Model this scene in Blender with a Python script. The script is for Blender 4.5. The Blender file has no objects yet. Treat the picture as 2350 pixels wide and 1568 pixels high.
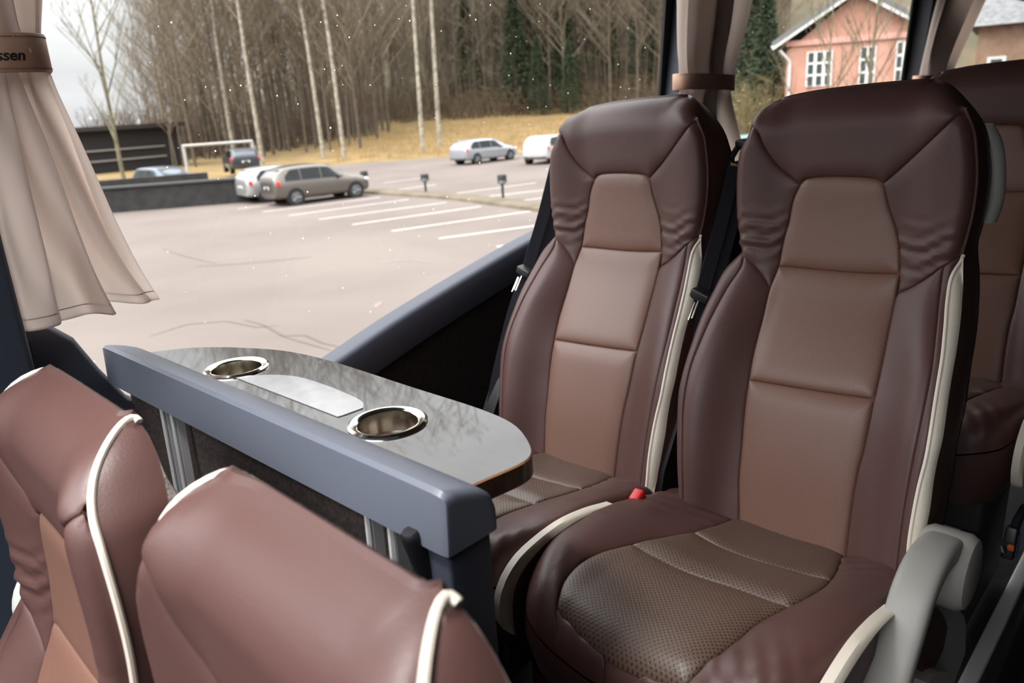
import bpy, bmesh, math, random
import numpy as np
from mathutils import Vector, Matrix
from mathutils.geometry import delaunay_2d_cdt

# ------------------------------------------------------------------ scene, camera, light
S = bpy.context.scene
COL = S.collection
H = 3.3                                   # eye height above the car park
FPX, PITCH, ROLL, YAW = 1752.36, 0.297411, 0.060290, 0.800706
FWD = np.array([math.sin(YAW)*math.cos(PITCH), math.cos(YAW)*math.cos(PITCH), -math.sin(PITCH)])
_r = np.array([math.cos(YAW), -math.sin(YAW), 0.0]); _u = np.cross(_r, FWD)
RGT = math.cos(ROLL)*_r - math.sin(ROLL)*_u
UPV = math.sin(ROLL)*_r + math.cos(ROLL)*_u
EYE = np.array([0.0, 0.0, H])
cd = bpy.data.cameras.new('camera'); cam = bpy.data.objects.new('camera', cd); COL.objects.link(cam)
cam.matrix_world = Matrix(((RGT[0], UPV[0], -FWD[0], 0), (RGT[1], UPV[1], -FWD[1], 0), (RGT[2], UPV[2], -FWD[2], H), (0, 0, 0, 1)))
cd.sensor_width = 36; cd.lens = FPX*36/2350; cd.clip_start = .02; cd.clip_end = 900
cd.dof.use_dof = True; cd.dof.focus_distance = 1.15; cd.dof.aperture_fstop = 5.6
S.camera = cam
S.view_settings.view_transform = 'Standard'; S.view_settings.look = 'None'
S.view_settings.gamma = 1; S.view_settings.use_curve_mapping = False
S.view_settings.exposure = 0.0

def setup_world():
    w = bpy.data.worlds.new('overcast_sky'); S.world = w; w.use_nodes = True
    nt = w.node_tree; nt.nodes.clear(); N = nt.nodes.new; L = nt.links.new
    out = N('ShaderNodeOutputWorld'); bg = N('ShaderNodeBackground'); tc = N('ShaderNodeTexCoord')
    sep = N('ShaderNodeSeparateXYZ'); L(tc.outputs['Generated'], sep.inputs[0])
    ramp = N('ShaderNodeValToRGB'); L(sep.outputs['Z'], ramp.inputs[0])
    e = ramp.color_ramp.elements
    e[0].position = 0.0; e[0].color = (.85, .86, .88, 1)
    e[1].position = 1.0; e[1].color = (5.2, 5.3, 5.5, 1)
    for p, v in ((.08, 1.05), (.22, 1.5), (.40, 2.9), (.65, 4.4)):
        q = e.new(p); q.color = (v, v*1.005, v*1.02, 1)
    ns = N('ShaderNodeTexNoise'); ns.inputs['Scale'].default_value = 5; ns.inputs['Detail'].default_value = 5
    mp = N('ShaderNodeMapping'); mp.inputs['Scale'].default_value = (1, 1, 3); L(tc.outputs['Generated'], mp.inputs[0]); L(mp.outputs[0], ns.inputs['Vector'])
    mr = N('ShaderNodeMapRange'); L(ns.outputs['Fac'], mr.inputs[0])
    mr.inputs[1].default_value = .3; mr.inputs[2].default_value = .7; mr.inputs[3].default_value = .82; mr.inputs[4].default_value = 1.15
    vm = N('ShaderNodeVectorMath'); vm.operation = 'SCALE'; L(ramp.outputs[0], vm.inputs[0]); L(mr.outputs[0], vm.inputs['Scale'])
    # bright sky lobe, added to light the foreground seats
    nd = N('ShaderNodeVectorMath'); nd.operation = 'NORMALIZE'; L(tc.outputs['Generated'], nd.inputs[0])
    dt = N('ShaderNodeVectorMath'); dt.operation = 'DOT_PRODUCT'; L(nd.outputs[0], dt.inputs[0]); dt.inputs[1].default_value = Vector((-.55, .12, .83)).normalized()
    m1 = N('ShaderNodeMath'); m1.operation = 'MULTIPLY_ADD'; L(dt.outputs['Value'], m1.inputs[0]); m1.inputs[1].default_value = 10; m1.inputs[2].default_value = -10
    ex = N('ShaderNodeMath'); ex.operation = 'EXPONENT'; L(m1.outputs[0], ex.inputs[0])
    gl = N('ShaderNodeVectorMath'); gl.operation = 'SCALE'; gl.inputs[0].default_value = (12., 12., 12.3); L(ex.outputs[0], gl.inputs['Scale'])
    sm = N('ShaderNodeVectorMath'); sm.operation = 'ADD'; L(vm.outputs[0], sm.inputs[0]); L(gl.outputs[0], sm.inputs[1])
    L(sm.outputs[0], bg.inputs['Color']); bg.inputs['Strength'].default_value = 1.0
    L(bg.outputs[0], out.inputs[0])
setup_world()

# ------------------------------------------------------------------ helpers
def ray(u, v):
    d = FWD*FPX + RGT*(u-1175.0) - UPV*(v-784.0); return d/np.linalg.norm(d)
def at_x(u, v, x): d = ray(u, v); return EYE + d*(x/d[0])
def at_y(u, v, y): d = ray(u, v); return EYE + d*(y/d[1])
def at_z(u, v, z): d = ray(u, v); return EYE + d*((z-H)/d[2])
def lin(c): return tuple(((x/255)/12.92 if x/255 <= .04045 else ((x/255+.055)/1.055)**2.4) for x in c)
def sstep(x, a, b): t = np.clip((np.asarray(x, float)-a)/(b-a), 0, 1); return t*t*(3-2*t)

MATS = {}
def mat(name, rgb, rough=.5, metal=0., spec=.5, noise=None, bump=None, ior=None, coat=0., sheen=0., trans=0.):
    """rgb is sRGB 0-255; noise=(scale, rgb2, amount) mottles; bump=(scale, strength) grain"""
    if name in MATS: return MATS[name]
    m = bpy.data.materials.new(name); m.use_nodes = True; nt = m.node_tree
    b = nt.nodes['Principled BSDF']; N = nt.nodes.new; L = nt.links.new
    b.inputs['Base Color'].default_value = (*lin(rgb), 1)
    b.inputs['Roughness'].default_value = rough; b.inputs['Metallic'].default_value = metal
    b.inputs['Specular IOR Level'].default_value = spec; b.inputs['Coat Weight'].default_value = coat
    b.inputs['Sheen Weight'].default_value = sheen
    if ior: b.inputs['IOR'].default_value = ior
    tc = N('ShaderNodeTexCoord')
    if noise:
        n = N('ShaderNodeTexNoise'); n.inputs['Scale'].default_value = noise[0]; n.inputs['Detail'].default_value = 6
        L(tc.outputs['Object'], n.inputs['Vector'])
        mr = N('ShaderNodeMapRange'); L(n.outputs['Fac'], mr.inputs[0]); mr.inputs[1].default_value = .35; mr.inputs[2].default_value = .65
        mr.inputs[4].default_value = noise[2] if len(noise) > 2 else 1.
        mx = N('ShaderNodeMix'); mx.data_type = 'RGBA'; L(mr.outputs[0], mx.inputs[0])
        mx.inputs[6].default_value = (*lin(rgb), 1); mx.inputs[7].default_value = (*lin(noise[1]), 1)
        L(mx.outputs[2], b.inputs['Base Color'])
    if bump:
        n2 = N('ShaderNodeTexNoise'); n2.inputs['Scale'].default_value = bump[0]; n2.inputs['Detail'].default_value = 3
        L(tc.outputs['Object'], n2.inputs['Vector'])
        bp = N('ShaderNodeBump'); bp.inputs['Strength'].default_value = bump[1]; bp.inputs['Distance'].default_value = .002
        L(n2.outputs['Fac'], bp.inputs['Height']); L(bp.outputs[0], b.inputs['Normal'])
    MATS[name] = m; return m

def perforated(name, rgb, axes, pitch, rough=.42, depth=1.0, dots=.30, dark=.45):
    """leather with a diagonal grid of small round holes; axes picks the two object axes"""
    m = mat(name, rgb, rough, bump=(500, .15)); nt = m.node_tree; b = nt.nodes['Principled BSDF']
    N = nt.nodes.new; L = nt.links.new
    tc = N('ShaderNodeTexCoord'); sp = N('ShaderNodeSeparateXYZ'); L(tc.outputs['Object'], sp.inputs[0])
    cb = N('ShaderNodeCombineXYZ'); L(sp.outputs[axes[0]], cb.inputs[0]); L(sp.outputs[axes[1]], cb.inputs[1])
    mp = N('ShaderNodeMapping'); mp.inputs['Rotation'].default_value = (0, 0, math.pi/4); mp.inputs['Scale'].default_value = (1/pitch,)*3
    L(cb.outputs[0], mp.inputs[0])
    fr = N('ShaderNodeVectorMath'); fr.operation = 'FRACTION'; L(mp.outputs[0], fr.inputs[0])
    sb = N('ShaderNodeVectorMath'); sb.operation = 'SUBTRACT'; L(fr.outputs[0], sb.inputs[0]); sb.inputs[1].default_value = (.5, .5, 0)
    s2 = N('ShaderNodeSeparateXYZ'); L(sb.outputs[0], s2.inputs[0]); c2 = N('ShaderNodeCombineXYZ'); L(s2.outputs[0], c2.inputs[0]); L(s2.outputs[1], c2.inputs[1])
    ln = N('ShaderNodeVectorMath'); ln.operation = 'LENGTH'; L(c2.outputs[0], ln.inputs[0])
    mr = N('ShaderNodeMapRange'); mr.interpolation_type = 'SMOOTHSTEP'; L(ln.outputs['Value'], mr.inputs[0])
    mr.inputs[1].default_value = dots*.6; mr.inputs[2].default_value = dots; mr.inputs[3].default_value = dark; mr.inputs[4].default_value = 1
    mx = N('ShaderNodeMix'); mx.data_type = 'RGBA'; mx.blend_type = 'MULTIPLY'; mx.inputs[0].default_value = 1
    mx.inputs[6].default_value = (*lin(rgb), 1); L(mr.outputs[0], mx.inputs[7]); L(mx.outputs[2], b.inputs['Base Color'])
    bp = N('ShaderNodeBump'); bp.inputs['Strength'].default_value = .35*depth; bp.inputs['Distance'].default_value = .0012
    L(mr.outputs[0], bp.inputs['Height']); L(bp.outputs[0], b.inputs['Normal'])
    return m

def mesh_obj(name, V, F, m, parent=None, smooth=True, auto=None):
    me = bpy.data.meshes.new(name); me.from_pydata([tuple(map(float, v)) for v in V], [], [tuple(int(i) for i in f) for f in F]); me.update()
    if smooth: me.polygons.foreach_set('use_smooth', [True]*len(me.polygons))
    if auto is not None and smooth:
        try: me.set_sharp_from_angle(angle=math.radians(auto))
        except Exception: pass
    if m: me.materials.append(m)
    o = bpy.data.objects.new(name, me); COL.objects.link(o)
    if parent: o.parent = parent
    return o

class MB:
    """collects shapes for ONE mesh"""
    def __init__(s): s.V = []; s.F = []
    def add(s, V, F):
        n = len(s.V); s.V += [tuple(v) for v in V]; s.F += [tuple(i+n for i in f) for f in F]; return s
    def box(s, c, size, bev=0., R=None):
        bm = bmesh.new(); bmesh.ops.create_cube(bm, size=1)
        for v in bm.verts: v.co = Vector((v.co.x*size[0], v.co.y*size[1], v.co.z*size[2]))
        if bev > 0: bmesh.ops.bevel(bm, geom=bm.edges[:], offset=bev, segments=3, profile=.5, affect='EDGES')
        if R is not None: bmesh.ops.transform(bm, matrix=R, verts=bm.verts)
        bm.verts.index_update()
        V = [v.co + Vector(c) for v in bm.verts]; F = [[v.index for v in f.verts] for f in bm.faces]; bm.free()
        return s.add(V, F)
    def tube(s, pts, r, n=8, closed=False, caps=True, flat=None, up=None):
        P = np.array(pts, float); k = len(P); rr = np.broadcast_to(np.asarray(r, float), (k,))
        T = np.gradient(P, axis=0) if not closed else np.roll(P, -1, 0)-np.roll(P, 1, 0)
        T /= np.linalg.norm(T, axis=1)[:, None]+1e-12
        ref = np.array(up if up is not None else ((0, 0, 1) if abs(T[0][2]) < .9 else (1, 0, 0)), float)
        V = []; a = ref - T[0]*(ref@T[0]); a /= np.linalg.norm(a)
        for i in range(k):
            a = a - T[i]*(a@T[i]); a /= np.linalg.norm(a)+1e-12
            if up is not None:
                a = ref - T[i]*(ref@T[i]); a /= np.linalg.norm(a)+1e-12
            b = np.cross(T[i], a)
            for j in range(n):
                t = 2*math.pi*(j+.5)/n; fx, fy = (1, 1) if flat is None else flat
                V.append(P[i] + rr[i]*(math.cos(t)*a*fx + math.sin(t)*b*fy))
        F = []
        for i in range(k if closed else k-1):
            for j in range(n):
                i2 = (i+1) % k; F.append((i*n+j, i*n+(j+1) % n, i2*n+(j+1) % n, i2*n+j))
        if caps and not closed: F.append(tuple(range(n))[::-1]); F.append(tuple((k-1)*n+j for j in range(n)))
        return s.add(V, F)
    def sweep(s, sec, frames):
        """sec: list of (a,b); frames: list of (origin, A, B)"""
        n = len(sec); V = []
        for o, A, B in frames:
            for a, b in sec: V.append(np.array(o)+a*np.array(A)+b*np.array(B))
        F = []
        for i in range(len(frames)-1):
            for j in range(n): F.append((i*n+j, i*n+(j+1) % n, (i+1)*n+(j+1) % n, (i+1)*n+j))
        F.append(tuple(range(n))[::-1]); F.append(tuple((len(frames)-1)*n+j for j in range(n)))
        return s.add(V, F)
    def prism(s, poly, fn, a, b):
        """poly 2d, fn(p,t)->3d at t=a and t=b"""
        n = len(poly); V = [fn(p, a) for p in poly]+[fn(p, b) for p in poly]
        F = [tuple(range(n))[::-1], tuple(range(n, 2*n))]+[(i, (i+1) % n, n+(i+1) % n, n+i) for i in range(n)]
        return s.add(V, F)
    def lathe(s, prof, c, axis=(0, 0, 1), n=32):
        ax = Vector(axis).normalized(); a = ax.orthogonal().normalized(); b = ax.cross(a); k = len(prof); V = []
        for r, h in prof:
            for j in range(n):
                t = 2*math.pi*j/n; V.append(Vector(c)+ax*h+(a*math.cos(t)+b*math.sin(t))*r)
        F = [(i*n+j, i*n+(j+1) % n, (i+1)*n+(j+1) % n, (i+1)*n+j) for i in range(k-1) for j in range(n)]
        F += [tuple(range(n))[::-1], tuple((k-1)*n+j for j in range(n))]
        return s.add(V, F)
    def build(s, name, m, parent=None, origin=None, smooth=True, auto=35):
        V = np.array(s.V, float)
        if origin is not None: V = V-np.array(origin)
        o = mesh_obj(name, V, s.F, m, parent, smooth, auto)
        bm = bmesh.new(); bm.from_mesh(o.data); bmesh.ops.recalc_face_normals(bm, faces=bm.faces); bm.to_mesh(o.data); bm.free()
        return o

def thing(name, label, cat, loc=(0, 0, 0), group=None, rz=0.):
    o = bpy.data.objects.new(name, None); COL.objects.link(o); o.location = loc; o.rotation_euler = (0, 0, rz); o.empty_display_size = .1
    o['label'] = label; o['category'] = cat
    if group: o['group'] = group
    return o
def tag(o, label, cat, group=None, kind=None):
    o['label'] = label; o['category'] = cat
    if group: o['group'] = group
    if kind: o['kind'] = kind
    return o
def struct(o): o['kind'] = 'structure'; return o
def kids(o): return [c for c in bpy.data.objects if c.parent == o]
def copy_tree(o, parent=None):
    c = o.copy(); COL.objects.link(c); c.parent = parent
    for ch in list(o.children): copy_tree(ch, c)
    return c

# ------------------------------------------------------------------ materials
M_BROWN = mat('dark_brown_leather', (82, 57, 53), .43, spec=.36, bump=(420, .12))
M_TAN = perforated('brown_perforated_leather', (114, 82, 69), (1, 2), .0042, dots=.26, dark=.72)
M_TANC = perforated('shaded_perforated_cushion_leather', (92, 72, 60), (0, 1), .0052, dots=.33, dark=.35)  # same leather as the back inserts, colour darkened to stand in for shade
M_TANS = mat('brown_smooth_leather', (142, 98, 82), .42, bump=(420, .1))
M_WHITE = mat('cream_leather', (226, 216, 200), .45, bump=(300, .1))
M_BLACKP = mat('black_plastic', (24, 24, 27), .42)
M_BLACKM = mat('black_webbing', (32, 34, 42), .5, bump=(900, .3))
M_GREYFAB = mat('grey_seat_fabric', (120, 112, 106), .95, noise=(260, (62, 58, 56)), bump=(420, .8), sheen=.2)
M_SHELL = mat('dark_seat_shell', (38, 38, 40), .5)
M_GREYP = mat('light_grey_plastic', (150, 148, 142), .5, bump=(700, .08))
M_TRIM = mat('slate_grey_plastic', (98, 103, 115), .42, bump=(650, .10))
M_TRIMD = mat('dark_slate_plastic', (58, 62, 74), .5, bump=(650, .10))
M_CARPET = mat('brown_wall_carpet', (82, 68, 64), .95, noise=(170, (48, 40, 38)), bump=(300, .6))
M_CARPETD = mat('dark_brown_wall_lining', (40, 32, 28), .9, noise=(150, (26, 21, 18)), bump=(300, .4))
M_ALU = mat('brushed_aluminium', (214, 214, 214), .38, .35)
M_CHROME = mat('polished_steel', (222, 218, 210), .10, 1.0)
M_RED = mat('red_button_plastic', (205, 38, 40), .4)
M_FLOOR = mat('dark_grey_floor_vinyl', (52, 52, 54), .5, noise=(60, (40, 40, 42)))
M_CURT = mat('beige_curtain_cloth', (224, 207, 198), .85, bump=(700, .25), sheen=.3)
def cloth_mat():
    nt = M_CURT.node_tree; N = nt.nodes.new; L = nt.links.new; b = nt.nodes['Principled BSDF']; out = nt.nodes['Material Output']
    tl = N('ShaderNodeBsdfTranslucent'); tl.inputs[0].default_value = (*lin((238, 230, 224)), 1); mx = N('ShaderNodeMixShader'); mx.inputs[0].default_value = .64
    L(b.outputs[0], mx.inputs[1]); L(tl.outputs[0], mx.inputs[2]); L(mx.outputs[0], out.inputs[0])
cloth_mat()
M_TIE = mat('brown_tie_leather', (186, 148, 126), .55, bump=(500, .15))
M_SEAM = mat('dark_thread', (45, 28, 27), .7)

# ------------------------------------------------------------------ 2d panel machinery
def smooth_poly(pts, step=.006, closed=True, corner=50):
    P = [np.array(p, float) for p in pts]; n = len(P); out = []
    def ang(i):
        if not closed and i in (0, n-1): return 180.
        a = P[i]-P[(i-1) % n]; b = P[(i+1) % n]-P[i]
        c = a@b/(np.linalg.norm(a)*np.linalg.norm(b)+1e-12); return math.degrees(math.acos(max(-1, min(1, c))))
    sharp = [ang(i) > corner for i in range(n)]
    for i in range(n if closed else n-1):
        p1, p2 = P[i], P[(i+1) % n]
        p0 = P[(i-1) % n] if not sharp[i] else p1*2-p2
        p3 = P[(i+2) % n] if not sharp[(i+1) % n] else p2*2-p1
        k = max(1, int(np.linalg.norm(p2-p1)/step))
        d01 = max(np.linalg.norm(p1-p0), 1e-6)**.5; d12 = max(np.linalg.norm(p2-p1), 1e-6)**.5; d23 = max(np.linalg.norm(p3-p2), 1e-6)**.5
        m1 = (p1-p0)/d01-(p2-p0)/(d01+d12)+(p2-p1)/d12; m2 = (p2-p1)/d12-(p3-p1)/(d12+d23)+(p3-p2)/d23
        m1 = m1*d12; m2 = m2*d12
        for j in range(k):
            t = j/k; out.append((2*t**3-3*t**2+1)*p1+(t**3-2*t**2+t)*m1+(-2*t**3+3*t**2)*p2+(t**3-t**2)*m2)
    if not closed: out.append(P[-1])
    return np.array(out)
def seg_dist(Q, A, B):
    out = np.full(len(Q), 1e9); BA = B-A; L2 = (BA**2).sum(1)+1e-15
    for s0 in range(0, len(Q), 2000):
        q = Q[s0:s0+2000]; t = np.clip(((q[:, None]-A[None])*BA[None]).sum(2)/L2[None], 0, 1)
        d = q[:, None]-(A[None]+t[..., None]*BA[None]); out[s0:s0+2000] = np.sqrt((d**2).sum(2).min(1))
    return out
def poly_dist(Q, P): return seg_dist(Q, P, np.roll(P, -1, 0))
def inside(Q, P):
    A = P; B = np.roll(P, -1, 0); x, y = Q[:, 0][:, None], Q[:, 1][:, None]
    c = ((A[:, 1][None] > y) != (B[:, 1][None] > y)) & (x < (B[:, 0]-A[:, 0])[None]*(y-A[:, 1][None])/((B[:, 1]-A[:, 1])[None]+1e-15)+A[:, 0][None])
    return c.sum(1) % 2 == 1
def panel_mesh(P, grid=.008, rings=(.0012, .003, .006, .011, .018)):
    lo, hi = P.min(0), P.max(0)
    gx, gy = np.meshgrid(np.arange(lo[0], hi[0], grid), np.arange(lo[1], hi[1], grid*.87))
    gx = gx + (np.arange(gx.shape[0]) % 2)[:, None]*grid*.5
    G = np.stack([gx.ravel(), gy.ravel()], 1); G = G[inside(G, P)]; G = G[poly_dist(G, P) > rings[-1]+.35*grid]
    area = .5*np.sum(P[:, 0]*np.roll(P[:, 1], -1)-np.roll(P[:, 0], -1)*P[:, 1])
    T = np.roll(P, -1, 0)-np.roll(P, 1, 0); T /= np.linalg.norm(T, axis=1)[:, None]+1e-12
    Nn = np.stack([-T[:, 1], T[:, 0]], 1)*(1 if area > 0 else -1)
    R = []
    for r in rings:
        q = P+Nn*r; ok = inside(q, P); q = q[ok]
        if len(q): q = q[poly_dist(q, P) > r*.96]
        R.append(q)
    pts = np.concatenate([P]+R+[G]); n = len(P)
    res = delaunay_2d_cdt([Vector(p) for p in pts], [(i, (i+1) % n) for i in range(n)], [], 1, 1e-6)
    V = np.array([tuple(v) for v in res[0]]); F = [tuple(f) for f in res[2]]
    return V, F

# ------------------------------------------------------------------ coach seat
FL = 2.10                                  # raised floor under the table seats
SC = np.array([1.15, 0.48, FL])            # base point of the reference (aisle) seat
_z = np.array([-1.0, -.80, -.713, -.60, -.487, -.40, -.348, -.31, -.20, -.052, .03])
_x = np.array([1.04, 1.085, 1.114, 1.153, 1.197, 1.255, 1.292, 1.312, 1.330, 1.343, 1.346])
_zz = np.linspace(-1.0, .03, 207); _xx = np.interp(_zz, _z, _x)
_k = np.exp(-.5*(np.arange(-12, 13)/5.)**2); _k /= _k.sum()
_xx = np.convolve(np.pad(_xx, 12, mode='edge'), _k, 'valid')
def BX(z): return np.interp(np.asarray(z)-H, _zz, _xx)
def BW(y, z):
    zr = np.asarray(z)-H; s = np.abs(np.asarray(y)-(.48+(zr+.38)*.06))
    amp = .020+.026*sstep(-zr, .27, .42); lo = .085+.02*sstep(-zr, .3, .5)
    return amp*sstep(s, lo, lo+.085)
def on_back(u, v, off=0.):
    x = 1.25
    for _ in range(25):
        p = at_x(u, v, x); x = .5*x+.5*(float(BX(p[2])-BW(p[1], p[2]))+off)
    return at_x(u, v, x)
def back2d(pts, off=0.): return [on_back(u, v, off)[1:] for u, v in pts]

TOPL = [(1734, 283), (1754, 252), (1788, 232), (1857, 215), (1959, 201), (2061, 191), (2129, 187), (2170, 196), (2197, 218), (2218, 249)]
HR_R = [(2218, 249), (2235, 293), (2242, 340), (2244, 413), (2234, 490), (2220, 546), (2208, 588)]
ST_O = [(2208, 588), (2210, 663), (2204, 738), (2195, 806), (2180, 892), (2163, 1011), (2153, 1051), (2143, 1102), (2134, 1170), (2122, 1230), (2108, 1300), (2090, 1380)]
LF_O = [(1540, 1330), (1557, 1157), (1554, 1054), (1557, 902), (1564, 864), (1577, 817), (1594, 766), (1615, 711), (1635, 670), (1662, 619), (1702, 577)]
HR_L = [(1702, 577), (1695, 527), (1691, 494), (1690, 426), (1693, 375), (1700, 341), (1713, 317), (1734, 283)]
ST_I = [(2208, 588), (2184, 636), (2175, 691), (2170, 755), (2163, 823), (2149, 909), (2136, 994), (2126, 1050), (2109, 1119), (2096, 1187), (2088, 1238), (2082, 1300), (2072, 1370)]
SM_R = [(2166, 614), (2156, 690), (2149, 760), (2140, 840), (2125, 920), (2108, 1000), (2090, 1090), (2074, 1180), (2064, 1260), (2054, 1350)]
SM_L = [(1548, 1330), (1568, 1157), (1567, 1030), (1569, 940), (1577, 880), (1590, 830), (1612, 775), (1640, 715), (1670, 660), (1704, 606)]
IN_L1 = [(1838, 424), (1822, 458), (1811, 511), (1800, 548), (1788, 611)]
IN_L2 = [(1788, 611), (1768, 662), (1751, 732), (1730, 813), (1720, 872)]
IN_L3 = [(1720, 872), (1710, 943), (1703, 1031), (1697, 1100), (1697, 1187), (1690, 1290)]
IN_R1 = [(2028, 421), (2040, 473), (2057, 524), (2064, 568), (2065, 630)]
IN_R2 = [(2065, 630), (2054, 691), (2040, 759), (2025, 834), (2007, 916)]
IN_R3 = [(2007, 916), (1983, 1031), (1969, 1085), (1952, 1187), (1944, 1255), (1934, 1350)]
ARCH = [(1838, 424), (1846, 414), (1860, 409), (1891, 406), (1959, 406), (2000, 409), (2018, 413), (2028, 421)]
SEAM1 = [(1788, 611), (1857, 617), (1959, 626), (2065, 630)]
SEAM2 = [(1720, 872), (1822, 889), (1925, 905), (2007, 916)]
VL = [(1734, 283), (1740, 305), (1756, 339), (1789, 383), (1838, 424)]
VR = [(2028, 421), (2095, 361), (2146, 313), (2187, 274), (2218, 249)]
NL = [(1702, 577), (1734, 612), (1754, 638), (1768, 662)]
NR = [(2208, 588), (2163, 612), (2129, 637), (2090, 661), (2060, 676)]

OUT_P = smooth_poly([on_back(u, v, o_)[1:] for (u, v), o_ in zip(TOPL[:-1], (.035, .050, .064, .066, .066, .066, .066, .062, .050))]+back2d(HR_R[:1], .034)+back2d(HR_R[1:-1], .018)+back2d(ST_O, .015)+back2d(LF_O[:-1], .01)+back2d(HR_L[:-1], .01), .006)
ZTOP = float(OUT_P[:, 1].max())
CNR_R, CNR_L = back2d([(2140, 188.5)], .066)[0], back2d([(1789, 231.5)], .064)[0]
def arc_ids(c0, c1):
    """indices of OUT_P from the point nearest c0 to the point nearest c1, the short way round"""
    i0 = int(((OUT_P-np.array(c0))**2).sum(1).argmin()); i1 = int(((OUT_P-np.array(c1))**2).sum(1).argmin()); n = len(OUT_P)
    f = [(i0+k) % n for k in range((i1-i0) % n+1)]; g = [(i0-k) % n for k in range((i0-i1) % n+1)]
    return f if len(f) < len(g) else g
_tp = OUT_P[arc_ids(CNR_L, CNR_R)]; _tp = _tp[np.argsort(_tp[:, 0])]
def ztop(y): return np.interp(y, _tp[:, 0], _tp[:, 1])
ID_R = arc_ids(CNR_R, back2d([ST_O[-1]], .015)[0]); ID_L = arc_ids(CNR_L, back2d([LF_O[0]], .01)[0])
def roll(D, r):
    t = np.clip(1-D/r, 0, .992); return r*(1-np.sqrt(np.maximum(1-t*t, 0)))
RT, RS = .066, .018
def back_surf(Q, e=0., wr=None):
    y, z = Q[:, 0], Q[:, 1]
    ds = np.minimum(*(seg_dist(Q, OUT_P[i[:-1]], OUT_P[i[1:]]) for i in (ID_R, ID_L)))
    dt = np.maximum(ztop(y)-z, 0)
    x = BX(z)-BW(y, z)+roll(dt, RT)+roll(ds, RS)-e
    if wr is not None: x = x-wr(y, z)
    return np.stack([x, y, z], 1)
def puff(d, h, w): t = np.clip(1-d/w, 0, 1); return h*np.sqrt(np.maximum(1-t*t, 0))
def wr_neck(sgn):
    yv, zv = (on_back(1740, 560) if sgn > 0 else on_back(2120, 600))[1:]
    def f(y, z):
        a = np.exp(-((z-(zv+.012))/.038)**2)*sstep(np.abs(y-.488), .06, .12)
        return a*.0021*(np.sin((z-zv)*240+(y-yv)*55+np.sin(y*75)*1.6)+.5*np.sin((z-zv)*390-(y-yv)*70+np.sin(y*120)))
    return f

def seat_panel(name, poly, m, root, h=.006, w=.022, wr=None, cush=False, grid=.008):
    P = smooth_poly(poly, .005)
    V, F = panel_mesh(P, grid)
    e = puff(poly_dist(V, P), h, w)
    P3 = cush_surf(V, e, wr) if cush else back_surf(V, e, wr)
    o = mesh_obj(name, P3-SC, F, m, root)
    bm = bmesh.new(); bm.from_mesh(o.data); bmesh.ops.recalc_face_normals(bm, faces=bm.faces)
    bm.faces.ensure_lookup_table()
    mean = sum((f.normal*f.calc_area() for f in bm.faces), Vector())
    want = Vector((0, 0, 1)) if cush else Vector((-1, 0, 0))
    if mean.dot(want) < 0: bmesh.ops.reverse_faces(bm, faces=bm.faces)
    bm.to_mesh(o.data); bm.free(); return o

# cushion surface
_cx = np.array([.55, .66, .72, .80, .88, .95, 1.05, 1.12, 1.25]); _cz = np.array([-.668, -.660, -.655, -.655, -.660, -.674, -.700, -.718, -.735])
def CZ(x): return H+np.interp(x, _cx, _cz)
def CW(x, y): return .016*sstep(np.abs(np.asarray(y)-.478), .10, .19)-.006*(1-sstep(np.abs(np.asarray(y)-.478), .0, .14))
CO_P = smooth_poly([(1.17, .262), (.95, .250), (.82, .252), (.72, .268), (.668, .305), (.648, .39), (.644, .478), (.648, .566), (.668, .651), (.72, .688), (.82, .704), (.95, .706), (1.17, .694)], .006)
def cush_r(x): return .020+.040*sstep(-np.asarray(x), -.80, -.68)
def cush_surf(Q, e=0., wr=None):
    x, y = Q[:, 0], Q[:, 1]
    D = np.where(inside(Q, CO_P), poly_dist(Q, CO_P), 0.)
    z = CZ(x)+CW(x, y)-roll(D, cush_r(x))+e
    if wr is not None: z = z+wr(x, y)
    return np.stack([x, y, z], 1)
def on_cush(u, v):
    z = H-.68
    for _ in range(30):
        p = at_z(u, v, z); z = .6*z+.4*float(CZ(p[0])+CW(p[0], p[1]))
    return at_z(u, v, z)
def cush2d(pts): return [on_cush(u, v)[:2] for u, v in pts]

def ring_skirt(P, rings, m, name, root, cap_last=False):
    """P: closed 2d outline already mapped by each ring function to 3d"""
    n = len(P); V = []; F = []
    for r in rings: V += list(r)
    for k in range(len(rings)-1):
        for i in range(n): F.append((k*n+i, k*n+(i+1) % n, (k+1)*n+(i+1) % n, (k+1)*n+i))
    o = mesh_obj(name, np.array(V)-SC, F, m, root, auto=50)
    bm = bmesh.new(); bm.from_mesh(o.data); bmesh.ops.recalc_face_normals(bm, faces=bm.faces); bm.to_mesh(o.data); bm.free()
    return o
def shrink(P, d):
    T = np.roll(P, -1, 0)-np.roll(P, 1, 0); T /= np.linalg.norm(T, axis=1)[:, None]+1e-12
    area = .5*np.sum(P[:, 0]*np.roll(P[:, 1], -1)-np.roll(P[:, 0], -1)*P[:, 1])
    return P+np.stack([-T[:, 1], T[:, 0]], 1)*(d if area > 0 else -d)

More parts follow.
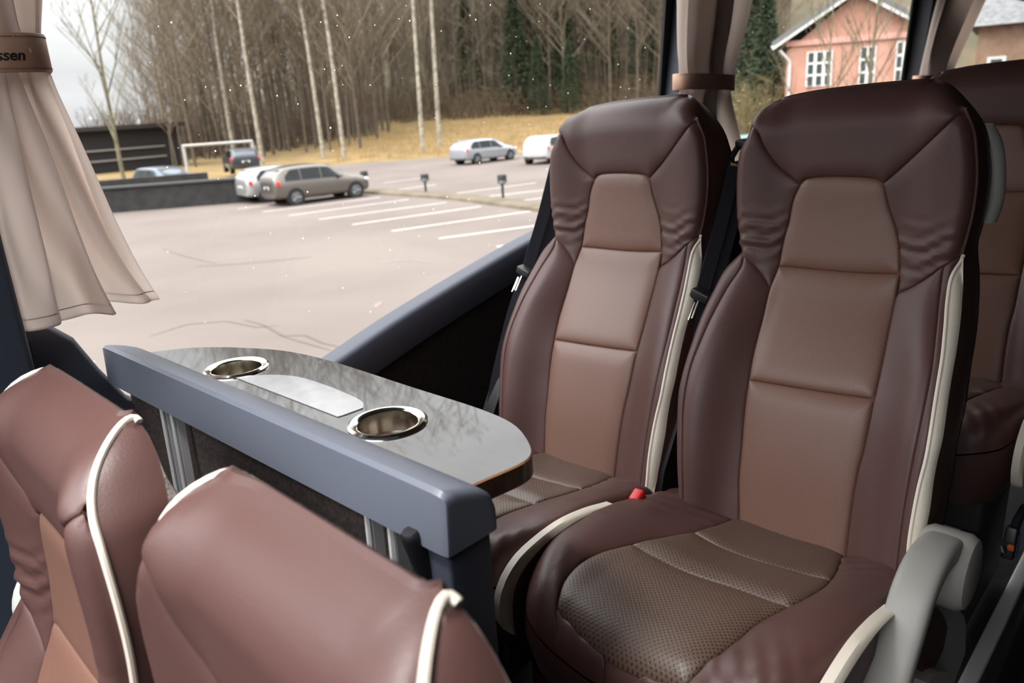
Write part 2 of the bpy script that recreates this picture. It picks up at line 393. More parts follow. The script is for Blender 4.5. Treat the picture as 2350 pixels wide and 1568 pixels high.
def make_seat(label, white_edge=False, fabric_back=False, group=None, upright=0.):
    r = thing('coach_seat', label, 'seat', SC, group)
    b = back2d
    seat_panel('headrest_insert', b(ARCH[:-1])+b(IN_R1[:-1])+b(SEAM1[::-1][:-1])+b(IN_L1[::-1][:-1]), M_TAN, r, .007, .028)
    seat_panel('backrest_insert', b(SEAM1[:-1])+b(IN_R2[:-1])+b(SEAM2[::-1][:-1])+b(IN_L2[::-1][:-1]), M_TAN, r, .009, .032)
    seat_panel('backrest_insert', b(SEAM2[:-1])+b(IN_R3[:-1])+b([(1934, 1350), (1690, 1290)][:1])+b(IN_L3[::-1][:-1]), M_TAN, r, .009, .032)
    top = list(OUT_P[arc_ids(b([(1734, 283)], .02)[0], b([(2214, 240)], .02)[0])][::2])
    seat_panel('headrest_top', top+b(VR[::-1][:-1])+b(ARCH[::-1][:-1])+b(VL[::-1][:-1]), M_BROWN, r, .008, .03)
    seat_panel('headrest_wing', b(HR_L[:-1], .01)+b(VL[:-1])+b(IN_L1[:-1])+b([IN_L2[0]])+b(NL[::-1][:-1]), M_BROWN, r, .006, .024, wr_neck(1), grid=.0055)
    seat_panel('headrest_wing', b(HR_R[:-1], .015)+b(NR[:-1])+b([(2062, 672), (2065, 630)])+b(IN_R1[::-1][1:])+b(VR[1:-1]), M_BROWN, r, .006, .024, wr_neck(-1), grid=.0055)
    seat_panel('side_bolster', b([(1704, 606), (1706, 582)])+b(NL[1:])+b(IN_L2[1:-1])+b(IN_L3)+b(SM_L[:-1]), M_BROWN, r, .007, .03)
    seat_panel('bolster_edge', b(LF_O, .01)+b([(1706, 582)])+b(SM_L[::-1]), M_BROWN, r, .004, .008)
    seat_panel('side_bolster', b([(2060, 676)])+b(NR[::-1][1:-1])+b([(2172, 607)])+b(SM_R)+b(IN_R3[::-1])+b(IN_R2[::-1][1:-1]), M_BROWN, r, .007, .03)
    seat_panel('bolster_edge', b([(2172, 607), (2195, 594)])+b(ST_I)+b(SM_R[::-1]), M_BROWN, r, .004, .008)
    ws = seat_panel('side_stripe', b(ST_I[:-1])+b([(2072, 1370), (2090, 1380)])+b(ST_O[::-1][1:-1], .015), M_BROWN if white_edge else M_WHITE, r, .003, .012)
    if not white_edge: ws['label'] = 'cream leather stripe'
    Vc, Fc = panel_mesh(OUT_P, .012, (.002, .006, .012, .02))
    co = back_surf(Vc, -.004); o = mesh_obj('backrest_core', co-SC, Fc, M_BROWN, r)
    Vc, Fc = panel_mesh(CO_P, .012, (.002, .006, .012, .02)); o = mesh_obj('cushion_core', cush_surf(Vc, -.004)-SC, Fc, M_BROWN, r)
    # piping
    def pipe(name, px, off, rad, m, lift=.002, extra=None):
        q = smooth_poly([tuple(a) for a in b(px, off)], .006, closed=False)
        p = back_surf(q, lift)-SC
        p = list(p)+(extra or [])
        return MB().tube(p, rad, 8).build(name, m, r)
    if not white_edge: pipe('piping', ST_I, 0., .0028, M_WHITE)['label'] = 'cream piping'
    # sides and back
    back = OUT_P; zr = back[:, 1]
    x0 = back_surf(back)[:, 0]
    bl, bd = (.060, .22) if white_edge else (.022, .16)
    back_x = (lambda z: BX(z)+.056+.014*sstep(z, ZTOP-.10, ZTOP)) if white_edge else (lambda z: BX(z)+.072+.030*sstep(ZTOP-z, .03, .16))
    bulge = (lambda z: .034*sstep(ZTOP-z, .028, .15)) if white_edge else (lambda z: .002+0*z)
    bl = .010 if white_edge else .026
    xb = np.maximum(x0+.006, back_x(zr))
    mid = shrink(back, -.004); mid2 = shrink(back, .004)
    r0 = np.stack([x0, back[:, 0], back[:, 1]], 1); r1 = np.stack([x0*.6+xb*.4, mid[:, 0], mid[:, 1]], 1)
    r2 = np.stack([xb, mid2[:, 0], mid2[:, 1]], 1)
    ring_skirt(back, [r0, r1, r2], M_BROWN, 'side_panel', r)
    bp = shrink(OUT_P, .004); V, F = panel_mesh(bp, .02, (.002, .006, .013, .022))
    d = poly_dist(V, bp); xx = np.maximum(BX(V[:, 1])+.068*sstep(V[:, 1], ZTOP-.04, ZTOP-.004), back_x(V[:, 1]))+bulge(V[:, 1])+(.001+bl*sstep(ZTOP-V[:, 1], .03, .16))*(1-roll(d, .03)/.03)
    xx = xx-(.010*sstep(V[:, 1], ZTOP-.045, ZTOP-.02) if white_edge else 0); nv, nb = len(V), len(mid2); P3 = np.stack([xx, V[:, 0], V[:, 1]], 1)
    if white_edge:                                          # the fabric wraps round onto the side
        r3 = np.stack([xb+bulge(zr)*.6, *shrink(back, .003).T], 1); r4 = np.stack([xb+bulge(zr), *bp.T], 1); P3 = np.concatenate([P3, r2, r3, r4])
        F = list(F)+[(nv+q*nb+i, nv+q*nb+(i+1) % nb, nv+(q+1)*nb+(i+1) % nb, nv+(q+1)*nb+i) for q in (0, 1) for i in range(nb)]
    o = mesh_obj('back_shell', P3-SC, F, M_GREYFAB if fabric_back else M_SHELL, r)
    if fabric_back: o['label'] = 'grey woven fabric back'
    bm = bmesh.new(); bm.from_mesh(o.data)
    if sum((f.normal*f.calc_area() for f in bm.faces), Vector()).x < 0: bmesh.ops.reverse_faces(bm, faces=bm.faces)
    bm.to_mesh(o.data); bm.free()
    if white_edge:
        for side, ids in ((1, ID_R), (-1, ID_L)):
            f_ = np.stack([x0, back[:, 0], back[:, 1]], 1)[ids]; g_ = r2[ids[:4]]
            q = np.concatenate([g_[::-1], f_[1:]]); kk = np.exp(-.5*(np.arange(-4, 5)/1.6)**2); kk /= kk.sum()
            w_ = np.exp(-.5*((np.arange(len(q))-3)/4.)**2)[:, None]
            q = np.stack([np.convolve(np.pad(q[:, c_], 4, mode='edge'), kk, 'valid') for c_ in range(3)], 1)+np.array([-.001, -.0015*side, .0005])+w_*np.array([0, -.0015*side, .0035])
            MB().tube(q-SC, .0036, 8).build('edge_piping', M_WHITE, r)['label'] = 'cream edge piping'
    else:
        pipe('edge_piping', HR_R, .015, .0022, M_BROWN)
    # cushion
    c = cush2d
    i_l = [(1591, 1225), (1520, 1237), (1450, 1252), (1381, 1270), (1330, 1297), (1293, 1340), (1277, 1380), (1274, 1415), (1279, 1450)]
    rear = [(1591, 1225), (1652, 1206), (1700, 1188), (1734, 1186), (1788, 1196), (1857, 1220), (1908, 1246), (1936, 1269)]
    rr = [(1936, 1269), (1928, 1293), (1918, 1317), (1906, 1335)]
    s1 = [(1591, 1225), (1652, 1259), (1754, 1296), (1840, 1320), (1906, 1335)]
    s2 = [(1450, 1252), (1550, 1306), (1669, 1348), (1754, 1378), (1810, 1395)]
    r2_ = [(1906, 1335), (1890, 1351), (1839, 1381), (1810, 1395)]
    r3_ = [(1810, 1395), (1741, 1432), (1669, 1490), (1601, 1562), (1565, 1620)]
    seat_panel('cushion_insert', c(rear[:-1])+c(rr[:-1])+c(s1[::-1][:-1]), M_TANC, r, .010, .04, cush=True)
    seat_panel('cushion_insert', c(s1[:-1])+c(r2_[:-1])+c(s2[::-1][:-1])+c(i_l[:3][::-1][:-1]), M_TANC, r, .010, .04, cush=True)
    L3 = c(i_l[2:]); R3 = c(r3_)
    yl, yr = L3[-1][1], R3[-1][1]; xf = .657
    fr = [np.array((xf+.006, yr+.02)), np.array((xf, yr*.6+yl*.4)), np.array((xf, yr*.3+yl*.7)), np.array((xf+.004, yl-.03))]
    R3 = [p for p in R3 if p[0] > xf+.02]; L3 = [p for p in L3 if p[0] > xf+.015]
    front = R3[-1:]+fr+L3[-1:]
    seat_panel('cushion_insert', c(s2[:-1])+R3+fr+L3[::-1][:-1], M_TANC, r, .009, .035, cush=True)
    edge = CO_P
    def sub(y_lo, y_hi, x_lo=.0, x_hi=9): return [p for p in edge[::6] if y_lo < p[1] < y_hi and x_lo < p[0] < x_hi]
    lw = sorted(sub(.478, 1), key=lambda p: -p[0])
    rw = sorted(sub(0, .478), key=lambda p: -p[0])
    def wrk(x, y): return .0018*np.sin(x*150+y*90)*sstep(x, .95, 1.08)+.0012*np.sin(y*210-x*120)*sstep(-x, -.80, -.70)
    lin_ = c([(1700, 1188), (1652, 1206)])+c(i_l[:-1])+[L3[-1]]
    seat_panel('cushion_wing', [np.array((1.165, .693))]+lw+[fr[2]]+[fr[3]]+lin_[::-1]+[np.array((1.165, .60))], M_BROWN, r, .006, .03, wrk, cush=True, grid=.007)
    rin = c(rr)+c(r2_[1:])+R3[1:]+fr[:2]
    seat_panel('cushion_wing', [np.array((1.165, .265))]+rw+fr[1:2]+fr[:1]+(c(rr)+c(r2_[1:])+R3[1:])[::-1]+[np.array((1.165, .36))], M_BROWN, r, .006, .03, wrk, cush=True, grid=.007)
    n = len(edge); zb = CZ(edge[:, 0])+CW(edge[:, 0], edge[:, 1])-cush_r(edge[:, 0])
    e1 = shrink(edge, -.003); e2 = shrink(edge, .012); e3 = shrink(edge, .03)
    rings = [np.stack([edge[:, 0], edge[:, 1], zb], 1), np.stack([e1[:, 0], e1[:, 1], zb-.03], 1), np.stack([e2[:, 0], e2[:, 1], np.full(n, H-.79)], 1), np.stack([e3[:, 0], e3[:, 1], np.full(n, H-.83)], 1)]
    ring_skirt(edge, rings, M_BROWN, 'cushion_side', r)
    # cream stripe along the aisle side of the cushion
    up = [(1405, 1156), (1350, 1172), (1290, 1200), (1230, 1245), (1190, 1285), (1160, 1335), (1147, 1380), (1150, 1425), (1168, 1452)]
    dn = [(1400, 1163), (1345, 1184), (1290, 1222), (1232, 1270), (1200, 1310), (1184, 1345), (1177, 1380), (1178, 1420), (1183, 1457)]
    A = smooth_poly([at_y(u, v, .694)-np.array([0, .45, 0]) for u, v in up], .006, closed=False)
    B = smooth_poly([at_y(u, v, .694)-np.array([0, .45, 0]) for u, v in dn], .006, closed=False)
    k = 40; ia = np.linspace(0, len(A)-1, k).astype(int); ib = np.linspace(0, len(B)-1, k).astype(int)
    mb = MB(); V = []
    for i in range(k):
        for f, dy in ((0, 0), (.2, -.004), (.5, -.006), (.8, -.004), (1, 0), (1, .012), (0, .012)):
            p = A[ia[i]]*(1-f)+B[ib[i]]*f; V.append(p+np.array([0, dy, 0]))
    Fq = [(i*7+j, i*7+(j+1) % 7, (i+1)*7+(j+1) % 7, (i+1)*7+j) for i in range(k-1) for j in range(7)]+[tuple(range(7)), tuple((k-1)*7+j for j in range(7))]
    mb.add(V, Fq).build('cushion_stripe', M_WHITE, r, SC)['label'] = 'cream leather stripe'
    # base
    mb = MB().box((.93, .478, H-.86), (.44, .36, .08), .012)
    mb.build('seat_base', M_SHELL, r, SC)
    for y in (.34, .62): MB().box((.98, y, (FL+H-.89)/2), (.30, .035, H-.89-FL), .006).build('leg', M_SHELL, r, SC)
    if white_edge:                                          # the foreground headrests have a straighter top edge
        for ch in r.children:
            if ch.name.startswith(('cushion', 'leg', 'seat_base')): continue
            me = ch.data; co = np.empty(len(me.vertices)*3); me.vertices.foreach_get('co', co); co = co.reshape(-1, 3); zw = co[:, 2]+SC[2]
            co[:, 2] += (ZTOP-.020-ztop(co[:, 1]+SC[1]))*sstep(zw, ZTOP-.12, ZTOP-.03); me.vertices.foreach_set('co', co.ravel()); me.update()
    if upright:
        pv = Vector((-.05, 0, .45)); X = Matrix.Translation(pv) @ Matrix.Rotation(-upright, 4, 'Y') @ Matrix.Translation(-pv)
        for ch in r.children:
            if not ch.name.startswith(('cushion', 'leg', 'seat_base')): ch.data.transform(X)
    return r

def make_belt(root, dy=0.):
    """black three-point belt hanging down the window-side edge of the backrest"""
    def yy(px, y=.722): return [at_y(u, v, y) for u, v in px]
    c0 = yy([(1688, 372), (1672, 440), (1650, 530), (1628, 610), (1606, 690), (1578, 780), (1553, 880), (1530, 980), (1510, 1090), (1500, 1150)])
    mb = MB()
    for off, x in ((0, 0), (.010, .016), (-.008, .030)):
        q = smooth_poly([np.array(p)+np.array([x, off, 0]) for p in c0], .015, closed=False)
        fr = []
        for i in range(len(q)):
            t = q[min(i+1, len(q)-1)]-q[max(i-1, 0)]; t /= np.linalg.norm(t)
            A = np.array([.80, -.60, 0]); A = A-t*(A@t); A /= np.linalg.norm(A); fr.append((q[i], A, np.cross(t, A)))
        w, h = .013, .0012
        mb.sweep([(-w, -h), (w, -h), (w, h), (-w, h)], fr)
    belt = mb.build('seat_belt', M_BLACKM, root, SC)
    g = at_y(1690, 368, .722)
    gb = MB(); gb.tube([g+np.array(d) for d in ((.02, -.01, .035), (.0, 0, .022), (-.012, .004, .006), (-.004, .006, -.008), (.014, -.004, -.006))], .006, 8)
    gb.box(g+np.array([.02, -.012, .030]), (.05, .03, .018), .005); gb.build('belt_guide', M_BLACKP, belt, SC)
    lp = MB(); lp.tube([g+np.array(d) for d in ((-.012, .006, -.006), (.006, -.006, -.013), (.022, -.018, -.016))], .004, 6); lp.build('belt_loop', mat('tan_webbing', (196, 160, 110), .7), belt, SC)['label'] = 'tan webbing loop'
    t = at_y(1612, 678, .715)
    MB().box(t, (.030, .040, .020), .004, Matrix.Rotation(.35, 3, 'X').to_4x4()).build('belt_tongue', M_BLACKP, belt, SC)
    a, b_ = at_y(1595, 694, .713), at_y(1580, 735, .713)
    pl = MB()
    for d in (0, .012): pl.tube([a+np.array([d, 0, 0]), b_+np.array([d, 0, 0])], .0018, 6)
    pl.build('belt_plate', M_CHROME, belt, SC)['label'] = 'chrome belt plate'
    cov = [at_y(u, v, .712) for u, v in ((1556, 940), (1540, 985), (1512, 1080), (1500, 1160), (1553, 1160), (1554, 1050))]
    MB().prism([p[[0, 2]] for p in cov], lambda p, t: (p[0], t, p[1]), .700, .735).build('belt_cover', M_BLACKP, root, SC)
    MB().box(at_y(1466, 1148, .688), (.026, .020, .036), .004, Matrix.Rotation(-.5, 3, 'Y').to_4x4()).build('belt_buckle', M_RED, root, SC)['label'] = 'red belt buckle button'
    MB().box(at_y(1463, 1176, .692), (.032, .026, .05), .005, Matrix.Rotation(-.5, 3, 'Y').to_4x4()).build('buckle_housing', M_BLACKP, root, SC)

def make_armrest(root):
    Ya, Yb = .196, .250
    path = [(2216, 1268), (2192, 1252), (2165, 1262), (2135, 1300), (2108, 1360), (2084, 1440), (2060, 1520), (2035, 1610), (2010, 1690)]
    q = smooth_poly([at_y(u, v, .223) for u, v in path], .01, closed=False)
    fr = []
    for i in range(len(q)):
        t = q[min(i+1, len(q)-1)]-q[max(i-1, 0)]; t[1] = 0; t /= np.linalg.norm(t); B = np.cross(t, (0, 1, 0)); fr.append((q[i], np.array([0, 1., 0]), B))
    a = np.linspace(0, 2*math.pi, 20, endpoint=False)
    sec = [(.026*np.sign(math.cos(t))*abs(math.cos(t))**.5+.005, .017*np.sign(math.sin(t))*abs(math.sin(t))**.5) for t in a]
    arm = MB().sweep(sec, fr).build('armrest', M_GREYP, root, SC)
    c = at_y(2206, 1312, .205)
    MB().lathe([(.030, .06), (.050, .055), (.056, .045), (.056, -.004), (.050, -.014), (.040, -.017), (.0, -.017)], c, (0, 1, 0), 40).build('armrest_pivot', M_GREYP, arm, SC)
    # side bracket below the arm with its leather inset
    br = [at_y(u, v, .236)[[0, 2]] for u, v in ((2150, 1385), (2200, 1400), (2216, 1430), (2215, 1500), (2190, 1568), (2170, 1640), (2050, 1640), (2095, 1420))]
    bk = MB().prism(smooth_poly(br, .02), lambda p, t: (p[0], t, p[1]), .236, .262).build('armrest_bracket', mat('mid_grey_plastic', (160, 160, 162), .5), root, SC)
    ov = [at_y(u, v, .232)[[0, 2]] for u, v in ((2135, 1392), (2160, 1412), (2170, 1440), (2160, 1490), (2140, 1530), (2110, 1540), (2095, 1500), (2100, 1430))]
    MB().prism(smooth_poly(ov, .012), lambda p, t: (p[0], t, p[1]), .229, .240).build('leather_inset', M_BROWN, bk, SC)['label'] = 'brown leather inset'
    lv = [at_y(u, v, .232)[[0, 2]] for u, v in ((2118, 1535), (2158, 1538), (2162, 1560), (2155, 1600), (2095, 1600), (2100, 1556))]
    MB().prism(smooth_poly(lv, .02), lambda p, t: (p[0], t, p[1]), .215, .240).build('recline_lever', M_GREYP, bk, SC)
    g = smooth_poly([at_x(u, v, 1.455) for u, v in ((2238, 285), (2256, 320), (2264, 360), (2266, 413), (2262, 460), (2246, 508))], .012, closed=False)
    fr = [(p+np.array([0, -.014, 0]), np.array([.0, 1., 0]), np.array([1., 0, 0])) for p in g]
    MB().sweep([(.012*math.cos(t), .020*math.sin(t)) for t in a], fr).build('grab_handle', mat('pale_handle_plastic', (196, 196, 190), .5), root, SC)['label'] = 'light grey grab handle'

seat_ref = make_seat('brown leather coach seat with light grey armrest, on the aisle behind the table', group='table pair of seats')
seat_win = copy_tree(seat_ref); seat_win.location = SC+np.array([0, .45, 0])
seat_win['label'] = 'brown leather coach seat by the window, facing the table'
make_belt(seat_ref)
for ch in list(seat_ref.children):
    if ch.name.split('.')[0] in ('seat_belt', 'belt_cover', 'belt_buckle', 'buckle_housing'): copy_tree(ch, seat_win)
seat_next = copy_tree(seat_ref); seat_next.location = SC+np.array([.86, -.03, .035])
seat_next['label'] = 'shaded coach seat behind the aisle seat, cut by the right picture edge'; del seat_next['group']
make_armrest(seat_ref)
sb_ = at_y(2318, 1245, .205); NS = SC+np.array([.86, -.03, .035])
hb = MB().box(sb_, (.022, .02, .06), .004, Matrix.Rotation(.3, 3, 'Y').to_4x4()).build('belt_buckle', M_BLACKP, seat_next, NS)
MB().tube([at_y(2300, 1246, .20), at_y(2304, 1262, .20)], .006, 10).build('buckle_plate', M_CHROME, hb, NS)['label'] = 'chrome buckle plate'
MB().box(at_y(2328, 1250, .20), (.016, .012, .05), .003).build('buckle_tag', mat('blue_tag', (70, 96, 140), .5), hb, NS)['label'] = 'blue tag'
MB().box(at_y(2320, 1258, .198), (.008, .010, .010), .002).build('button', mat('orange_button', (214, 96, 24), .5), hb, NS)['label'] = 'orange button'
MB().tube([at_y(2322, 1235, .205), at_y(2335, 1195, .205), at_y(2352, 1165, .205)], .008, 6).build('buckle_stalk', M_BLACKM, hb, NS)
FG = np.array([-1.1005, -.0805, -.2720])
fg_a = make_seat('mauve brown foreground seat back at bottom centre with cream edge piping', True, True, 'foreground seats', .0935)
fg_a.location = SC+FG
fg_a.rotation_euler.z = -.036
fg_w = copy_tree(fg_a); fg_w.location = SC+FG+np.array([0, .45, 0])
fg_w['label'] = 'mauve brown foreground seat under the left curtain, tan insert and grey fabric back showing'
FLF = FL-.272                              # lower floor under the foreground seats

gh = smooth_poly([at_y(u, v, 1.10) for u, v in ((76, 1306), (66, 1335), (60, 1375), (57, 1412), (60, 1440))], .01, closed=False); FO = np.array(fg_w.location)
go = MB().tube(gh, [.010+.006*math.sin(math.pi*i/(len(gh)-1)) for i in range(len(gh))], 10).build('grab_handle', MATS['pale_handle_plastic'], None, None)
go.parent = fg_w; go.matrix_parent_inverse = (Matrix.Translation(fg_w.location) @ fg_w.rotation_euler.to_matrix().to_4x4()).inverted(); go['label'] = 'light grey grab handle'

# ------------------------------------------------------------------ partition and table
part = thing('partition', 'slate grey topped partition rail across the bus behind the foreground seats', 'partition', (.42, .85, FLF))
PO = np.array([.42, .85, FLF])
def sec_rail(k=1.):
    base = [(.466, 2.903), (.466, 2.925), (.460, 2.942), (.448, 2.952), (.430, 2.960), (.412, 2.966), (.4025, 2.968), (.3975, 2.964), (.3945, 2.903)]
    c = np.array([.422, 2.90]); return [tuple(c+(np.array(p)-c)*np.array([k, k])) for p in base]
def rail_frames():
    fr = []
    for y, k in ((.4835, .80), (.484, .90), (.487, .96), (.493, .99), (.502, 1.0), (.56, 1), (1.0, 1), (1.29, 1), (1.312, .985), (1.322, .95), (1.328, .86), (1.330, .75)):
        fr.append((y, k))
    V = []; F = []; n = 9
    for y, k in fr: V += [(p[0], y, p[1]) for p in sec_rail(k)]
    for i in range(len(fr)-1):
        for j in range(n): F.append((i*n+j, i*n+(j+1) % n, (i+1)*n+(j+1) % n, (i+1)*n+j))
    F += [tuple(range(n)), tuple((len(fr)-1)*n+j for j in range(n))[::-1]]
    return V, F
V, F = rail_frames()
MB().add(V, F).build('top_rail', M_TRIM, part, PO, auto=40)
MB().box((.430, .517, (2.903+FLF)/2), (.056, .056, 2.903-FLF), .004).build('end_post', M_TRIMD, part, PO)
MB().box((.434, .94, (2.905+FLF)/2), (.012, .78, 2.905-FLF-.01)).build('panel', mat('dark_brown_panel_carpet', (66, 54, 50), .95, noise=(170, (40, 33, 31)), bump=(300, .6)), part, PO)
for px in ((388, 947), (411, 958), (861, 1184), (916, 1210)):
    t = at_x(px[0], px[1], .414); b_ = np.array([.395, t[1], FLF+.02])
    mb = MB(); w = .008 if px[0] < 500 else (.009 if px[0] != 916 else .012)
    mb.tube([np.array([.414, t[1], 2.902]), b_], w, 4, flat=(1, .55), up=(1, 0, 0))
    mb.tube([np.array([.404, t[1], 2.902]), b_+np.array([-.010, 0, 0])], w*.35, 6)
    mb.build('support_profile', M_ALU, part, PO)['label'] = 'aluminium support profile'
kb = at_x(943, 1226, .392)
MB().lathe([(0, .004), (.008, .004), (.0105, .001), (.011, -.003), (.011, -.05), (0, -.05)], kb, (-.25, .05, 1), 24).build('knob', M_BLACKP, part, PO)

ZT = 2.94
tb = thing('folding_table', 'dark glossy wood folding table with two steel cup holders by the window', 'table', (.55, .9, FL))
TO = np.array([.55, .9, FL])
tout = [at_z(u, v, ZT)[:2] for u, v in ((1088, 1110), (1200, 1060), (1217, 1044), (1217, 1026), (1192, 986), (1165, 966), (1110, 942), (940, 887), (770, 832), (700, 814), (640, 804), (570, 799), (500, 797), (430, 799), (350, 808))]
tout = [np.array((.456, tout[0][1]))]+tout+[np.array((.456, 1.305))]
TP = smooth_poly(tout, .008)
cups = [at_z(890, 972, ZT)[:2], at_z(543, 846, ZT)[:2]]; CR = .0425
def disc(c, r, n=48): return np.array([(c[0]+r*math.cos(2*math.pi*i/n), c[1]+r*math.sin(2*math.pi*i/n)) for i in range(n)])
def holed(P, holes):
    pts = [Vector(p) for p in P]; ed = [(i, (i+1) % len(P)) for i in range(len(P))]
    for h in holes:
        n0 = len(pts); pts += [Vector(p) for p in h]; ed += [(n0+i, n0+(i+1) % len(h)) for i in range(len(h))]
    r = delaunay_2d_cdt(pts, ed, [], 1, 1e-6); V = np.array([tuple(v) for v in r[0]]); F = []
    for f in r[2]:
        c = V[list(f)].mean(0)[None]
        if not any(inside(c, np.array(h))[0] for h in holes): F.append(tuple(f))
    return V, F
def wood_mat(name, rgb, rgb2, rough, ior, coat):
    m = mat(name, rgb, rough, ior=ior); nt = m.node_tree; b = nt.nodes['Principled BSDF']; N = nt.nodes.new; L = nt.links.new
    tc = N('ShaderNodeTexCoord'); mp = N('ShaderNodeMapping'); mp.inputs['Scale'].default_value = (90, 5, 30); L(tc.outputs['Object'], mp.inputs[0])
    n = N('ShaderNodeTexNoise'); n.inputs['Scale'].default_value = 1.; n.inputs['Detail'].default_value = 8; L(mp.outputs[0], n.inputs['Vector'])
    mr = N('ShaderNodeMapRange'); L(n.outputs['Fac'], mr.inputs[0]); mr.inputs[1].default_value = .35; mr.inputs[2].default_value = .65
    mx = N('ShaderNodeMix'); mx.data_type = 'RGBA'; L(mr.outputs[0], mx.inputs[0]); mx.inputs[6].default_value = (*lin(rgb), 1); mx.inputs[7].default_value = (*lin(rgb2), 1)
    L(mx.outputs[2], b.inputs['Base Color']); b.inputs['Coat Weight'].default_value = coat; b.inputs['Coat Roughness'].default_value = .02; b.inputs['Coat IOR'].default_value = 1.5
    return m
M_WOOD = wood_mat('dark_walnut_lacquer', (36, 29, 25), (23, 18, 15), .3, 1.45, 1.0)
M_WOOD.node_tree.nodes['Principled BSDF'].inputs['Specular IOR Level'].default_value = .1
M_WOODE = wood_mat('walnut_edge', (78, 52, 38), (46, 30, 24), .3, 1.5, .3)
V, F = holed(TP, [disc(c, CR) for c in cups])
o = mesh_obj('tabletop', np.c_[V, np.full(len(V), ZT)]-TO, F, M_WOOD, tb, smooth=False)
bm = bmesh.new(); bm.from_mesh(o.data); bmesh.ops.recalc_face_normals(bm, faces=bm.faces)
if sum((f.normal*f.calc_area() for f in bm.faces), Vector()).z < 0: bmesh.ops.reverse_faces(bm, faces=bm.faces)
bm.to_mesh(o.data); bm.free()
n = len(TP); e1 = shrink(TP, -.0012); V = []
for P, z in ((TP, ZT), (e1, ZT-.002)): V += [(*p, z) for p in P]
MB().add(V, [(i, (i+1) % n, n+(i+1) % n, n+i) for i in range(n)]).build('edge_bead', mat('light_wood_bead', (166, 120, 84), .35), tb, TO)['label'] = 'pale wood edge line'
V = [(*p, ZT-.002) for p in e1]+[(*p, ZT-.025) for p in e1]; F = [(i, (i+1) % n, n+(i+1) % n, n+i) for i in range(n)]
Vb, Fb = panel_mesh(e1, .05, (.01,)); k0 = len(V); V += [(*p, ZT-.025) for p in Vb]; F += [tuple(i+k0 for i in f) for f in Fb]
MB().add(V, F).build('edge_band', M_WOODE, tb, TO)['label'] = 'dark walnut edge'
for c in cups:
    MB().lathe([(CR-.0055, .0005), (CR-.002, .0035), (CR+.003, .0042), (CR+.0065, .002), (CR+.007, -.0005)], (*c, ZT), (0, 0, 1), 64).build('x', M_CHROME, tb, TO)
    ring = bpy.context.scene.objects['x']; ring.name = 'cup_holder'
    bm = bmesh.new(); bm.from_mesh(ring.data); bmesh.ops.delete(bm, geom=[f for f in bm.faces if len(f.verts) > 4], context='FACES'); bm.to_mesh(ring.data); bm.free()
    V = []; prof = [(CR-.0055, .0005), (CR-.006, -.004), (CR-.008, -.042), (CR-.012, -.046), (.001, -.046)]; m_ = 64
    for rr_, h in prof: V += [(c[0]+rr_*math.cos(2*math.pi*j/m_), c[1]+rr_*math.sin(2*math.pi*j/m_), ZT+h) for j in range(m_)]
    F = [(i*m_+j, i*m_+(j+1) % m_, (i+1)*m_+(j+1) % m_, (i+1)*m_+j) for i in range(len(prof)-1) for j in range(m_)]
    mesh_obj('cup', np.array(V)-TO, F, mat('cup_steel', (196, 190, 178), .18, 1.0), ring, auto=40)
pl = smooth_poly([at_z(u, v, ZT)[:2] for u, v in ((541, 868), (560, 865), (625, 862), (680, 866), (745, 885), (826, 920), (834, 928), (833, 938), (786, 955), (775, 958))], .006, corner=35)
V, F = panel_mesh(pl, .03, (.004,)); n = len(pl)
mb = MB().add([(*p, ZT+.0012) for p in V], F); mb.add([(*p, ZT+.0012) for p in pl]+[(*p, ZT) for p in pl], [(i, (i+1) % n, n+(i+1) % n, n+i) for i in range(n)])
mb.build('inlay_plate', mat('pale_inlay_plate', (150, 150, 152), .22, noise=(40, (140, 140, 142)), coat=.6), tb, TO, smooth=False)['label'] = 'pale grey inlay plate'

# ------------------------------------------------------------------ bus body
HX0, HX1, HY0, HY1 = -2.0, -.45, -.5, 1.3   # roof opening, added to light the foreground seats
def wall_y(z): return 1.335-.07*max(0., z-2.95)
struct(MB().box((3.6, .2, FL-.03), (7.2-.0+6, 2.3, .06)).build('floor', M_FLOOR)) if 0 else None
f1 = MB().box((4.45, .80, FL-.03), (8.1, 1.16, .06), .004); struct(f1.build('floor', M_FLOOR))
f2 = MB().box((-1.3, .10, FLF-.03), (3.4, 2.56, .06)).box((4.4, -.48, FLF-.03), (8.0, 1.39, .06)); struct(f2.build('floor', mat('aisle_floor_vinyl', (40, 40, 42), .5, noise=(60, (30, 30, 32)))))
st = MB().box((4.45, .222, (FL+FLF)/2-.01), (8.1, .014, FL-FLF-.02)); struct(st.build('trim_6', M_SHELL))
# seat rail and step edge along the aisle
ra = MB(); ra.box((4.3, .250, FL+.010), (7.8, .030, .020), .004); struct(ra.build('trim_7', M_ALU))
ra = MB(); ra.box((4.3, .222, FL-.010), (7.8, .022, .022), .004); struct(ra.build('trim_8', M_SHELL))
sill = [(-3, 3.02), (.285, 3.02), (.375, 2.93), (.42, 2.86), (.50, 2.79), (.60, 2.765), (.75, 2.775), (.835, 2.795), (.997, 2.843), (1.277, 2.913), (1.563, 2.972), (2.1, 3.045), (2.8, 3.075), (8.5, 3.075)]
wl = MB().prism([(-3, 1.2)]+sill+[(8.5, 1.2)], lambda p, t: (p[0], t, p[1]), 1.336, 1.395); struct(wl.build('wall_left', M_CARPETD, smooth=False))
struct(MB().box((-1.36, 1.326, 2.41), (3.32, .016, 1.18)).build('trim_1', mat('dark_blue_grey_panel', (62, 70, 84), .55)))
